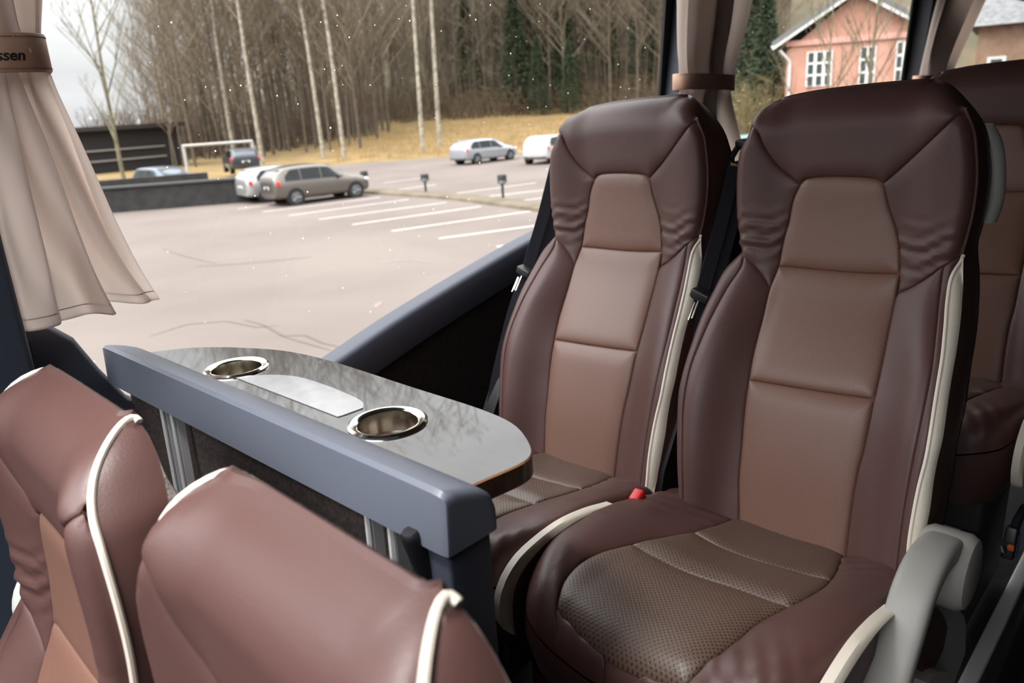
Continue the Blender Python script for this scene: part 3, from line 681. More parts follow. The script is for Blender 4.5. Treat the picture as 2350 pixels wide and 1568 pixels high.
U = [(.285, 3.06), (.33, 3.02), (.365, 2.985), (.392, 2.925), (.425, 2.865), (.50, 2.800), (.60, 2.772), (.72, 2.783), (.835, 2.811), (.997, 2.859), (1.277, 2.928), (1.431, 2.962), (1.563, 2.987), (1.8, 3.024), (2.1, 3.06), (2.8, 3.085), (5, 3.085), (8.5, 3.085)]
us = smooth_poly(U, .05, closed=False)
fr = []
for i, p in enumerate(us):
    t = us[min(i+1, len(us)-1)]-us[max(i-1, 0)]; t /= np.linalg.norm(t); nn = np.array([t[1], 0, -t[0]])
    fr.append(((p[0], 1.335, p[1]), nn, np.array([0, 1., 0])))
sec = [(.0, .045), (.0, .006), (.003, -.004), (.010, -.010), (.066, -.014), (.080, -.010), (.084, .0), (.084, .045)]
struct(MB().sweep(sec, fr).build('trim_2', mat('sill_slate_plastic', (74, 77, 88), .5, bump=(650, .1)), auto=40))
struct(MB().box((.055, 1.31, 3.3), (.46, .11, 1.9), .012).build('trim_3', mat('pillar_slate_plastic', (70, 78, 92), .5)))
def pillar(name, e0, e1, width, m, y_in, y_out):
    V = []
    pts = []
    for u, v in (e0, e1):
        p = at_y(u, v, 1.31)
        for _ in range(6): p = at_y(u, v, wall_y(p[2])+y_out)
        pts.append(p)
    s = (pts[0][0]-pts[1][0])/(pts[0][2]-pts[1][2])
    for z in (2.95, 4.1):
        x = pts[1][0]+s*(z-pts[1][2]); y = wall_y(z)
        V += [(x, y+y_in, z), (x+width, y+y_in, z), (x+width, y+y_out, z), (x, y+y_out, z)]
    o = MB().add(V, [(0, 1, 2, 3), (4, 5, 6, 7), (0, 1, 5, 4), (1, 2, 6, 5), (2, 3, 7, 6), (3, 0, 4, 7)]).build(name, m, smooth=False); struct(o); return o
pillar('trim_4', (1548, 0), (1522, 245), .22, M_TRIMD, -.03, .035)
pillar('trim_5', (2108, 0), (2078, 188), .30, mat('dark_pillar_plastic', (40, 42, 50), .5), -.03, .035)
pillar('trim_9', (1523, 0), (1508, 245), .30, mat('black_glass_border', (10, 10, 13), .3), .036, .044)
pillar('trim_10', (2092, 0), (2066, 190), .36, MATS['black_glass_border'], .036, .044)

def glass_mat():
    m = bpy.data.materials.new('window_glass'); m.use_nodes = True; nt = m.node_tree; nt.nodes.clear(); N = nt.nodes.new; L = nt.links.new
    out = N('ShaderNodeOutputMaterial'); tr = N('ShaderNodeBsdfTransparent'); tr.inputs[0].default_value = (.97, .975, .97, 1)
    gl = N('ShaderNodeBsdfGlossy'); gl.inputs['Roughness'].default_value = .01
    lw = N('ShaderNodeLayerWeight'); lw.inputs[0].default_value = .5; pw = N('ShaderNodeMath'); pw.operation = 'POWER'; L(lw.outputs['Facing'], pw.inputs[0]); pw.inputs[1].default_value = 5
    fz = N('ShaderNodeMath'); fz.operation = 'MULTIPLY_ADD'; L(pw.outputs[0], fz.inputs[0]); fz.inputs[1].default_value = .55; fz.inputs[2].default_value = .015; mx = N('ShaderNodeMixShader')
    L(fz.outputs[0], mx.inputs[0]); L(tr.outputs[0], mx.inputs[1]); L(gl.outputs[0], mx.inputs[2])
    tc = N('ShaderNodeTexCoord'); vo = N('ShaderNodeTexVoronoi'); vo.inputs['Scale'].default_value = 45; L(tc.outputs['Object'], vo.inputs['Vector'])
    sz = N('ShaderNodeSeparateColor'); L(vo.outputs['Color'], sz.inputs[0])
    th = N('ShaderNodeMapRange'); L(sz.outputs[0], th.inputs[0]); th.inputs[1].default_value = .58; th.inputs[2].default_value = 1.; th.inputs[3].default_value = 0; th.inputs[4].default_value = .085
    lt = N('ShaderNodeMath'); lt.operation = 'LESS_THAN'; L(vo.outputs['Distance'], lt.inputs[0]); L(th.outputs[0], lt.inputs[1])
    df = N('ShaderNodeBsdfTranslucent'); df.inputs[0].default_value = (.95, .95, .95, 1)
    d2 = N('ShaderNodeBsdfDiffuse'); d2.inputs[0].default_value = (.95, .95, .95, 1); ad = N('ShaderNodeAddShader'); L(df.outputs[0], ad.inputs[0]); L(d2.outputs[0], ad.inputs[1])
    k = N('ShaderNodeMath'); k.operation = 'MULTIPLY'; L(lt.outputs[0], k.inputs[0]); k.inputs[1].default_value = .8
    m2 = N('ShaderNodeMixShader'); L(k.outputs[0], m2.inputs[0]); L(mx.outputs[0], m2.inputs[1]); L(ad.outputs[0], m2.inputs[2]); L(m2.outputs[0], out.inputs[0])
    return m
M_GLASS = glass_mat()
def pane(name, x0, x1, z0, z1=4.05):
    V = []
    for z in (z0, z1):
        y = wall_y(z)+.052; V += [(x0, y, z), (x1, y, z), (x1, y+.005, z), (x0, y+.005, z)]
    struct(MB().add(V, [(0, 1, 2, 3), (4, 5, 6, 7), (0, 1, 5, 4), (1, 2, 6, 5), (2, 3, 7, 6), (3, 0, 4, 7)]).build(name, M_GLASS, smooth=False))
pane('window_4', -3, -.18, 3.0); pane('window_1', .15, 2.2, 2.70); pane('window_2', 2.24, 4.3, 2.98); pane('window_3', 4.34, 8.4, 2.98)
cl = MB()                                  # roof, with an added unseen opening that lights the front seats
for x0, x1, y0, y1 in ((-3, HX0, -1.28, 1.38), (HX1, 8.5, -1.28, 1.38), (HX0, HX1, -1.28, HY0), (HX0, HX1, HY1, 1.38)): cl.box(((x0+x1)/2, (y0+y1)/2, 4.10), (x1-x0, y1-y0, .08))
struct(cl.build('ceiling', mat('pale_grey_ceiling', (84, 82, 80), .8), smooth=False))
struct(MB().box((4.45, .84, 3.92), (8.1, .98, .26), .03).build('added_shade_box', mat('shade_box_grey', (70, 68, 68), .8)))  # unseen box added below the ceiling to keep light off the rear seats
struct(MB().box((2.75, -1.27, 2.35), (11.5, .06, 1.5)).build('wall_right', M_CARPETD))
for i, x in enumerate((-2.9, -.9, 1.2, 3.3, 5.4, 8.4)): struct(MB().box((x, -1.27, 3.58), (.16, .06, .98)).build('trim_%d' % (11+i), M_TRIMD))
struct(MB().box((3.45, -1.25, 3.58), (10.1, .05, .98)).build('right_light_block', M_CARPETD))  # added to close the right-hand windows and darken the rear seats
struct(MB().box((-3.03, .05, 2.1), (.06, 2.66, 1.9)).build('front_light_block_low', M_CARPETD))  # unseen wall, added to cut the front light on the rear seats
struct(MB().box((-3.03, .05, 3.86), (.06, 2.66, .5)).build('trim_18', M_TRIMD))  # upper strip of the added front block, narrows the light opening
struct(MB().box((8.5, .05, 2.6), (.06, 2.66, 3.0)).build('wall_back', M_CARPETD))
# unseen fill light and its disc, added to brighten the foreground seats
LP = (-.02, .66, 4.05)
struct(MB().lathe([(0, .006), (.15, .006), (.165, .0), (.165, -.012), (.15, -.018)], LP, (0, 0, 1), 40).build('fill_light_disc', mat('fill_disc_grey', (190, 190, 188), .5)))
ld = bpy.data.lights.new('front_fill_light', 'SPOT'); ld.energy = 125; ld.spot_size = math.radians(66); ld.spot_blend = .75; ld.shadow_soft_size = .14; ld.color = (1, .97, .95)
lo = bpy.data.objects.new('front_fill_light', ld); COL.objects.link(lo); lo.location = (LP[0], LP[1], LP[2]-.03)
lo.rotation_euler = (Vector((.16, .62, 3.0))-lo.location).to_track_quat('-Z', 'Y').to_euler()
rb = thing('red_box', 'dark red box under the window seat by the partition post', 'box', (.86, .70, FL))
RB = np.array([.86, .70, FL])
MB().box((.86, .70, FL+.13), (.14, .14, .26), .008).build('case', mat('dark_red_plastic', (120, 16, 22), .5), rb, RB)
MB().box((.788, .70, FL+.07), (.004, .11, .10), .001).build('plate', mat('pale_lilac_label', (150, 145, 160), .6), rb, RB)

# ------------------------------------------------------------------ curtains
def make_curtain(label, rows, ti, pleats, amp, dy, seed, tie_h, text=False, style=''):
    """rows: [(left px),(right px)] from top to bottom; ti: row index of the tie"""
    rnd = random.Random(seed)
    P = []
    for (a, b) in rows:
        q = []
        for u, v in (a, b):
            p = at_y(u, v, 1.28)
            for _ in range(6): p = at_y(u, v, wall_y(p[2])-dy)
            q.append(p)
        P.append(q)
    L = smooth_poly([p[0] for p in P], 1e9, closed=False); nv, nu = 90, 110
    tt = np.linspace(0, len(rows)-1, nv); Lp = np.array([p[0] for p in P]); Rp = np.array([p[1] for p in P]); ix = np.arange(len(rows))
    def ev(A, t): return np.stack([np.interp(t, ix, A[:, k]) for k in range(3)], 1)
    kk = np.exp(-.5*(np.arange(-4, 5)/2.)**2); kk /= kk.sum()
    def sm(A): return np.stack([np.convolve(np.pad(A[:, k], 4, mode='edge'), kk, 'valid') for k in range(3)], 1)
    EL, ER = sm(ev(Lp, tt)), sm(ev(Rp, tt))
    root = thing('curtain', label, 'curtain', Lp[ti]*.5+Rp[ti]*.5, 'window curtains'); O = Lp[ti]*.5+Rp[ti]*.5
    u = np.linspace(0, 1, nu); V = []
    for i in range(nv):
        t = tt[i]; d = t-ti; pinch = math.exp(-(d/1.1)**2)
        w = np.linalg.norm(ER[i]-EL[i])
        sh = .10*math.sin(t*.55+seed)
        ph = 2*math.pi*(pleats*(u+sh*np.sin(math.pi*u)*.6)+.15)
        f = np.sin(ph)+.30*np.sin(2*ph+.8+seed)+.22*np.sin(ph*.5+seed)
        a_ = amp*(.55*pinch+(1-pinch)*min(1.35, .8+.10*abs(d)))
        env = np.clip(np.minimum(u, 1-u)*9, .25, 1)
        if style == 'draped' and t > ti:
            kx = min(1, (t-ti)/(len(rows)-1-ti)); q = min(1, (t-ti)/1.5)
            uA, uB = .58+.15*kx, .44-.12*kx
            g = (-1.3*np.exp(-((u-uA)/(.035+.02*kx))**2)+.9*np.exp(-((u-uA+.11)/.10)**2)+.55*np.exp(-((u-uA-.10)/.08)**2)-.8*(1-.5*kx)*np.exp(-((u-uB)/.07)**2)
                 +.45*np.sin(2*math.pi*(.9*u+.1))+.16*np.sin(2*math.pi*(2.7*u+.6*kx))+.10*np.sin(2*math.pi*(u*4.1-1.3*kx)))
            f = f*(1-q)+g*q
        y = -a_*f*env-.028*pinch*np.sqrt(np.maximum(0, 1-(2*u-1)**2))
        x = EL[i][None]*(1-u)[:, None]+ER[i][None]*u[:, None]
        side = .012*np.cos(ph)*env*(1-pinch)
        for j in range(nu): V.append(x[j]+np.array([side[j]*.5, y[j], 0])-O)
    F = [(i*nu+j, i*nu+j+1, (i+1)*nu+j+1, (i+1)*nu+j) for i in range(nv-1) for j in range(nu-1)]
    o = mesh_obj('cloth', V, F, M_CURT, root); md = o.modifiers.new('thickness', 'SOLIDIFY'); md.thickness = .0016
    # stitched hem near the lower edge
    hem = [V[(nv-4)*nu+j]+np.array([0, -.0016, 0]) for j in range(0, nu, 2)]
    MB().tube(hem, .0007, 4).build('hem_stitching', mat('hem_thread', (150, 118, 108), .8), o)
    l, r = Lp[ti], Rp[ti]; hw = np.linalg.norm(r-l)*.5*1.04; dirx = (r-l)/np.linalg.norm(r-l); nb = 72; V = []
    for k in range(nb):
        a = 2*math.pi*k/nb; c, s = math.cos(a), math.sin(a)
        ex = hw*np.sign(c)*abs(c)**.8; ey = -.046*np.sign(s)*abs(s)**.75
        base = dirx*ex+np.array([0, ey, 0])
        for dz, off in ((-.5, 0), (-.46, .0018), (.46, .0018), (.5, 0), (.46, -.001), (-.46, -.001)):
            V.append(base*(1+off/ max(.02, np.linalg.norm(base)))+np.array([0, 0, dz*tie_h]))
    F = [(k*6+j, k*6+(j+1) % 6, ((k+1) % nb)*6+(j+1) % 6, ((k+1) % nb)*6+j) for k in range(nb) for j in range(6)]
    tie = MB().add(V, F).build('tie_band', M_TIE, root, auto=60); tie['label'] = 'brown leather tie band'
    for sz in (.40, -.40):
        mb = MB()
        for k in range(0, nb//2):
            for f0 in (.1, .6):
                a0, a1 = 2*math.pi*(k+f0)/nb, 2*math.pi*(k+f0+.28)/nb
                e = []
                for a in (a0, a1):
                    c, s = math.cos(a), math.sin(a)
                    b_ = dirx*hw*np.sign(c)*abs(c)**.8+np.array([0, -.046*np.sign(s)*abs(s)**.75, 0]); e.append(b_*(1+.0020/max(.02, np.linalg.norm(b_)))+np.array([0, 0, sz*tie_h]))
                mb.tube(e, .0006, 4)
        mb.build('stitching', mat('tie_thread', (96, 66, 54), .8), tie)
    if text:
        cu = bpy.data.curves.new('lettering', 'FONT'); cu.body = 'ssen'; cu.size = .0192; cu.shear = .22; cu.offset = .00038; cu.extrude = .0006; cu.align_x = 'RIGHT'; cu.space_character = 1.0
        t = bpy.data.objects.new('lettering', cu); COL.objects.link(t)
        dg = bpy.context.evaluated_depsgraph_get(); me = bpy.data.meshes.new_from_object(t.evaluated_get(dg)); bpy.data.objects.remove(t)
        p = at_y(59, 138, O[1]-.0478); me.materials.append(mat('black_stitching', (28, 18, 16), .7))
        t = bpy.data.objects.new('lettering', me); COL.objects.link(t); t.parent = tie
        # wrap the letters on the curved front of the band
        for v in me.vertices:
            X = p[0]-O[0]+v.co.x; c = max(-1, min(1, X/hw)); cc = abs(c)**(1/.8)
            s = math.sqrt(max(0, 1-cc*cc)); v.co = Vector((X, -.046*s**.75-.0016-(v.co.z), p[2]-O[2]+v.co.y))
    return root
make_curtain('large beige curtain at the left edge, tied by a lettered leather band',
    [((-215, -230), (104, -230)), ((-170, -70), (97, -70)), ((-140, 0), (95, 0)), ((-110, 60), (92, 60)), ((-84, 98), (91, 97)), ((-76, 128), (99, 127)), ((-72, 158), (108, 152)), ((-62, 230), (138, 215)), ((-46, 320), (178, 300)), ((-28, 430), (222, 400)), ((-8, 540), (262, 495)), ((8, 625), (302, 578)), ((16, 690), (334, 634)), ((30, 772), (372, 692))],
    5, 3.3, .036, .05, 1.3, .050, True, 'draped')
make_curtain('beige curtain tied beside the first window pillar, behind the window seat',
    [((1562, -190), (1742, -190)), ((1557, -60), (1725, -60)), ((1555, 0), (1717, 0)), ((1552, 60), (1706, 60)), ((1553, 120), (1690, 120)), ((1556, 168), (1676, 172)), ((1558, 188), (1672, 192)), ((1557, 206), (1666, 208)), ((1551, 245), (1676, 245)), ((1545, 300), (1690, 300)), ((1540, 360), (1710, 360)), ((1530, 430), (1732, 430))],
    6, 3.6, .026, .05, 2.6, .046)
make_curtain('beige curtain by the second window pillar, above the aisle seat headrest',
    [((2190, -130), (2318, -130)), ((2165, -50), (2282, -50)), ((2146, 0), (2256, 0)), ((2131, 60), (2230, 60)), ((2116, 130), (2196, 130)), ((2105, 186), (2168, 186)), ((2100, 215), (2160, 215)), ((2090, 270), (2185, 270)), ((2080, 330), (2210, 330))],
    5, 2.6, .04, .06, 4.1, .05)

# ------------------------------------------------------------------ car park and surroundings
def hz(x, y):
    r = math.hypot(x, y); az = math.degrees(math.atan2(x, y))
    z = 0.
    if r > 58: z += .040*(min(r, 112)-58)*float(sstep(az, 27, 38))
    if r > 105: z += .34*(min(r, 190)-105)*float(sstep(az, 26, 44))*float(sstep(r, 105, 125))
    return z
def pt_at(u, dist):
    d = ray(u, 300); h = np.array([d[0], d[1]])/math.hypot(d[0], d[1]); return h*dist
gm = mat('dry_yellow_grass', (124, 100, 57), .95, noise=(.35, (98, 80, 46)), bump=(3, .6))
hillm = mat('brown_leaf_litter_hill', (98, 82, 62), .95, noise=(.16, (72, 68, 48)), bump=(2, .8))
def terrain(name, r0, r1, nr, m, dz):
    na = 90; az = np.radians(np.linspace(-60, 110, na)); rr = np.linspace(r0, r1, nr); V = []
    for r in rr:
        for a in az:
            x, y = r*math.sin(a), r*math.cos(a); V.append((x, y, hz(x, y)+dz))
    F = [(i*na+j, i*na+j+1, (i+1)*na+j+1, (i+1)*na+j) for i in range(nr-1) for j in range(na-1)]
    o = mesh_obj(name, V, F, m); struct(o); return o
terrain('ground', 1.0, 112, 40, gm, -.03)
terrain('hill', 111.5, 260, 40, hillm, -.03)
asm = mat('pinkish_asphalt', (100, 90, 83), .85, noise=(.22, (89, 79, 73)), bump=(60, .25))
ap = [(-60, -30), (60, -30), (60, 20), (52, 36), (47.5, 42), (43.5, 49.5), (33, 48.5), (25, 45), (21.3, 34.5), (16.6, 32.4), (12.4, 35.2), (-60, 60)]
n = len(ap); lot = MB().add([(*p, 0) for p in ap]+[(*p, -.06) for p in ap], [tuple(range(n))]+[(i, (i+1) % n, n+(i+1) % n, n+i) for i in range(n)]).build('car_park', asm, smooth=False); struct(lot)
def ribbon(pts, w, z, name, m, parent):
    P = smooth_poly([np.array(p)[:2] for p in pts], .4, closed=False); V = []
    ww = np.broadcast_to(np.asarray(w, float), (len(P),)) if np.ndim(w) == 0 else np.interp(np.linspace(0, 1, len(P)), np.linspace(0, 1, len(w)), w)
    for i in range(len(P)):
        t = P[min(i+1, len(P)-1)]-P[max(i-1, 0)]; t /= np.linalg.norm(t)+1e-9; nn = np.array([-t[1], t[0]])
        V += [(*(P[i]-nn*ww[i]/2), z), (*(P[i]+nn*ww[i]/2), z)]
    return mesh_obj(name, V, [(2*i, 2*i+1, 2*i+3, 2*i+2) for i in range(len(P)-1)], m, parent, smooth=False)
pm = mat('white_road_paint', (186, 180, 172), .8, noise=(6, (166, 158, 152)))
for a, b in [((545, 480), (640, 470)), ((602, 487), (873, 453)), ((663, 495), (938, 458)), ((732, 504), (1024, 465)), ((808, 516), (1104, 474)), ((898, 531), (1218, 485)), ((1007, 548), (1240, 517)), ((1140, 567), (1330, 540)),
             ((902, 437), (1000, 424)), ((1032, 446), (1230, 420)), ((1113, 452), (1290, 432)), ((1205, 460), (1330, 444)), ((880, 420), (970, 409))]:
    p, q = at_z(*a, 0)[:2], at_z(*b, 0)[:2]
    ribbon([p, q], .13, .006, 'painted_line', pm, lot)
ckm = mat('dark_crack_in_asphalt', (80, 68, 64), .9)
for px, w in [([(345, 772), (430, 745), (520, 738), (590, 752), (640, 748)], .04), ([(560, 735), (600, 745), (650, 772), (700, 770), (740, 788), (790, 800)], .06), ([(640, 770), (690, 785), (760, 805)], .045),
              ([(450, 612), (540, 607), (640, 598), (720, 590)], .05), ([(370, 570), (430, 590), (500, 606)], .04)]:
    ribbon([at_z(u, v, 0) for u, v in px], [w*.3, w, w*.7, w, w*.2], .005, 'crack', ckm, lot)
skm = mat('tyre_mark', (112, 98, 93), .9)
ribbon([at_z(u, v, 0) for u, v in [(872, 603), (905, 599), (950, 597), (992, 604)]], [.22, .16, .1, .06], .005, 'tyre_mark', skm, lot)
ribbon([at_z(u, v, 0) for u, v in [(862, 708), (868, 698), (876, 692)]], [.06, .14, .05], .005, 'tyre_mark', skm, lot)
# kerb strip with socket posts
kb = MB(); V0 = [at_z(u, v, 0)[:2] for u, v in ((842, 440), (940, 447), (1050, 455), (1225, 477), (1400, 500))]
Pk = smooth_poly(V0, 1., closed=False); fr = []
for i in range(len(Pk)):
    t = Pk[min(i+1, len(Pk)-1)]-Pk[max(i-1, 0)]; t /= np.linalg.norm(t); fr.append(((*Pk[i], 0), np.array([-t[1], t[0], 0]), np.array([0, 0, 1.])))
kb.sweep([(-.55, -.02), (-.5, .10), (-.38, .13), (.38, .13), (.5, .10), (.55, -.02)], fr)
tag(kb.build('kerb_strip', mat('mossy_brown_kerb', (100, 88, 74), .95, noise=(1.2, (80, 72, 56)), bump=(12, .6))), 'low brown earth kerb dividing the rows of parking bays', 'kerb')
def post(u, v, vt, lab):
    b = at_z(u, v, 0); s = np.linalg.norm(b-EYE)/FPX*1.05; h = (v-vt)*s
    r = thing('socket_post', lab, 'post', b, 'engine heater posts'); m = mat('dark_post_metal', (42, 42, 44), .6)
    MB().tube([(0, 0, 0), (0, 0, h*.70)], .05, 10).build('pole', m, r)
    MB().box((0, 0, h*.83), (.26, .26, h*.32), .03).build('socket_box', m, r)
    MB().box((-.05, -.05, h*.70), (.20, .20, .12), .03).build('cover', mat('grey_post_cover', (92, 96, 98), .5), r)
post(840, 441, 397, 'black socket post at the nose of the brown hatchback')
post(978, 447, 403, 'black socket post in the middle of the kerb strip')
post(1155, 461, 405, 'black socket post on the kerb nearest the window seat headrest')

# ------------------------------------------------------------------ cars
M_TYRE = mat('tyre_rubber', (26, 26, 27), .8); M_RIM = mat('alloy_wheel', (122, 124, 126), .35, .8)
M_CGLASS = mat('car_window_glass', (26, 31, 33), .08, spec=.3); M_TAIL = mat('red_tail_lamp', (214, 48, 44), .25); M_LAMP = mat('clear_head_lamp', (205, 210, 214), .15)
M_PLATE = mat('number_plate', (222, 222, 218), .5)
def make_car(label, rgb, loc, rz, L=4.36, W=1.78, Hh=1.56, hatch=.12, group=None, rough=.28, metal=.55, bump_grey=False):
    r = thing('car', label, 'car', loc, group, rz)
    body = mat('car_paint_%d_%d_%d' % rgb, rgb, rough, metal, coat=.6)
    # stations from the tail (x=-L/2) to the nose; (x, z sill, z belt, z top, half width belt, half width top)
    h = Hh
    st = [(-.500, .30, .50, .56, .74, .60), (-.492, .22, .60, .72, .84, .72), (-.478, .20, .60, .76, .92, .74), (-.455, .18, .60, .80, .97, .76), (-.40, .17, .60, .955, 1.0, .76), (-.33, .16, .60, .985, 1.0, .76), (-.20, .15, .595, 1.0, 1.0, .77), (-.05, .15, .59, .998, 1.0, .77),
          (.06, .15, .585, .97, 1.0, .76), (.15, .15, .58, .87, 1.0, .74), (.24, .15, .575, .715, 1.0, .74), (.30, .16, .565, .635, .99, .80), (.38, .16, .53, .60, .97, .80), (.44, .17, .48, .56, .93, .76), (.478, .19, .42, .50, .84, .68), (.497, .25, .36, .42, .70, .56)]
    hw = W/2
    def sect(s):
        x, zs, zb, zt, wb, wt = s
        X = x*L; a = [(0, zs*h), (wb*hw*.80, zs*h), (wb*hw*.97, zs*h+.05), (wb*hw, (zs+.35*(zb-zs))*h), (wb*hw*.995, (zs+.75*(zb-zs))*h), (wb*hw*.965, zb*h)]
        top = [(wb*hw*.965*(1-t)+wt*hw*t, (zb+(zt-zb)*t*.96)*h) for t in (.5, 1.)]
        a += [top[0], top[1], (wt*hw*.86, zt*h*.995), (wt*hw*.4, zt*h*1.003), (0, zt*h*1.006)]
        return [(X, y, z) for y, z in a]
    secs = [sect(s) for s in st]; k = 11; V = []; F = []
    for sc_ in secs: V += [(x, -y, z) for x, y, z in sc_]+[(x, y, z) for x, y, z in sc_[::-1][1:-1]]
    m = 2*k-2
    for i in range(len(secs)-1):
        for j in range(m): F.append((i*m+j, i*m+(j+1) % m, (i+1)*m+(j+1) % m, (i+1)*m+j))
    F += [tuple(range(m))[::-1], tuple((len(secs)-1)*m+j for j in range(m))]
    o = MB().add(V, F).build('body', body, r, auto=40)
    md = o.modifiers.new('round', 'SUBSURF'); md.levels = 1; md.render_levels = 1
    xs = np.array([s[0] for s in st])
    def sp(x, col): return float(np.interp(x, xs, [s[col] for s in st]))
    def side(x, t, s, off=.012):
        zb, zt, wb, wt = sp(x, 2), sp(x, 3), sp(x, 4), sp(x, 5)
        return (x*L, s*((wb*hw*.965)*(1-t)+wt*hw*t+off), (zb+(zt-zb)*t*.96)*h)
    for s in (-1, 1):
        for x0, x1, tl in ((-.385, -.235, .5), (-.225, -.03, 1.), (-.02, .175, 1.)):
            q = []; n_ = 6
            for i in range(n_+1): q.append(side(x0+(x1-x0)*i/n_, .10, s))
            for i in range(n_, -1, -1):
                x = x0+(x1-x0)*i/n_; t = .84
                if x0 < -.3: t = .30+.54*min(1, (i+.8)/3.2)
                if x1 > .1 and x > .07: t = .84-.62*(x-.07)/.105
                q.append(side(x, max(t, .13), s))
            inn = [(a, b-s*.02, c) for a, b, c in q]; nq = len(q)
            MB().add(q+inn, [tuple(range(nq))]+[(i, (i+1) % nq, nq+(i+1) % nq, nq+i) for i in range(nq)]).build('side_window', M_CGLASS, r, smooth=False)
        MB().box((.155*L, s*(hw+.07), .645*h), (.12, .16, .11), .03).build('wing_mirror', body, r)
        MB().box((-.458*L, s*hw*.80, .585*h), (.14, .36, .21), .05).build('tail_lamp', M_TAIL, r)
        MB().box((.455*L, s*hw*.70, .475*h), (.22, .30, .12), .04).build('head_lamp', M_LAMP, r)
        for wx in (-.305, .315):
            c = (wx*L, s*(hw-.10), .315)
            arch = MB().tube([(wx*L, s*(hw-.24), .33), (wx*L, s*(hw+.006), .33)], .37, 28); arch.build('wheel_arch', M_TYRE, r)
            w = MB().lathe([(.20, -.10), (.30, -.09), (.315, -.05), (.315, .07), (.295, .105), (.22, .11), (.0, .10)], c, (0, s, 0), 28).build('wheel', M_TYRE, r)
            rim = MB().lathe([(.215, .100), (.222, .118), (.19, .122), (.185, .108), (.06, .112), (.05, .128), (0, .128)], c, (0, s, 0), 28)
            for q_ in range(5):
                a = 2*math.pi*q_/5; rim.tube([Vector(c)+Vector((0, s*.118, 0)), Vector(c)+Vector((.2*math.cos(a), s*.118, .2*math.sin(a)))], .028, 6)
            rim.build('rim', M_RIM, w)
    def top(x, f, off=.014):
        zt, wt = sp(x, 3), sp(x, 5); return (x*L, f*wt*hw*.86, zt*h*1.0+off)
    q = [top(.085, f) for f in np.linspace(-.95, .95, 7)]+[top(.225, f) for f in np.linspace(.98, -.98, 7)]
    i2 = [(a, b, c-.03) for a, b, c in q]; nq = len(q)
    MB().add(q+i2, [tuple(range(nq))]+[(i, (i+1) % nq, nq+(i+1) % nq, nq+i) for i in range(nq)]).build('windscreen', M_CGLASS, r, smooth=False)
    q = [(-.462*L, f*hw*.66, .66*h) for f in (-1, -.5, 0, .5, 1)]+[(-.408*L, f*hw*.62, .915*h) for f in (1, .5, 0, -.5, -1)]
    q = [(a-.025, b, c+.012) for a, b, c in q]; i2 = [(a+.05, b, c) for a, b, c in q]; nq = len(q)
    MB().add(q+i2, [tuple(range(nq))]+[(i, (i+1) % nq, nq+(i+1) % nq, nq+i) for i in range(nq)]).build('rear_window', M_CGLASS, r, smooth=False)
    MB().box((-.485*L, 0, .27*h), (.10, W*.80, .16), .04).build('rear_bumper', mat('bumper_grey', (70, 70, 72), .5) if bump_grey else body, r)
    MB().box((-.497*L, 0, .47*h), (.02, .48, .11), .004).build('number_plate', M_PLATE, r)
    return r
def ground_xy(u, v): return at_z(u, v, 0)[:2]
w1, w2 = np.array(ground_xy(677, 472)), np.array(ground_xy(822, 453)); mid = (w1+w2)/2; dv = w2-w1; ang = math.atan2(dv[1], dv[0]); nrm = np.array([-math.sin(ang), math.cos(ang)])
p = mid+nrm*.86; make_car('brown grey hatchback parked nose to the kerb, nearest car left of centre', (100, 94, 88), (p[0], p[1], 0), ang, 4.36, 1.79, 1.55)
p = mid+nrm*(.86+2.45)+np.array([math.cos(ang), math.sin(ang)])*(-.25); make_car('silver white hatchback parked just beyond the brown grey hatchback', (168, 168, 166), (p[0], p[1], 0), ang, 4.2, 1.75, 1.48)
w1, w2 = np.array(ground_xy(1095, 377)), np.array(ground_xy(1172, 367)); mid = (w1+w2)/2; dv = w2-w1; ang2 = math.atan2(dv[1], dv[0]); nrm = np.array([-math.sin(ang2), math.cos(ang2)]); sL = np.linalg.norm(dv)/2.55
p = mid+nrm*.84; make_car('silver hatchback parked alone before the yellow grass slope', (158, 162, 168), (p[0], p[1], 0), ang2, 4.05*sL, 1.72, 1.50, bump_grey=True)
p = ground_xy(1262, 376); make_car('white car half hidden behind the window seat headrest', (205, 205, 204), (p[0]+1.3, p[1]+1.0, 0), ang2+.25, 4.4, 1.82, 1.62, bump_grey=True)
p = pt_at(362, 42); make_car('dark blue estate car beyond the black wall, behind its left half', (72, 84, 98), (p[0], p[1], .0), math.atan2(-p[1], -p[0])+.45, 4.4, 1.8, 1.5)
p = pt_at(541, 54); make_car('dark car with red tail lamps beyond the black wall, left of the silver white hatchback', (60, 64, 70), (p[0], p[1], .30), math.atan2(p[1], p[0])+.15, 4.3, 1.8, 1.5)
p = at_z(1712, 330, .0)[:2]; p = pt_at(1716, 30); make_car('teal car seen between the curtain and the aisle seat headrest', (92, 120, 122), (p[0], p[1], .35), ang2-.2, 4.3, 1.8, 1.55)

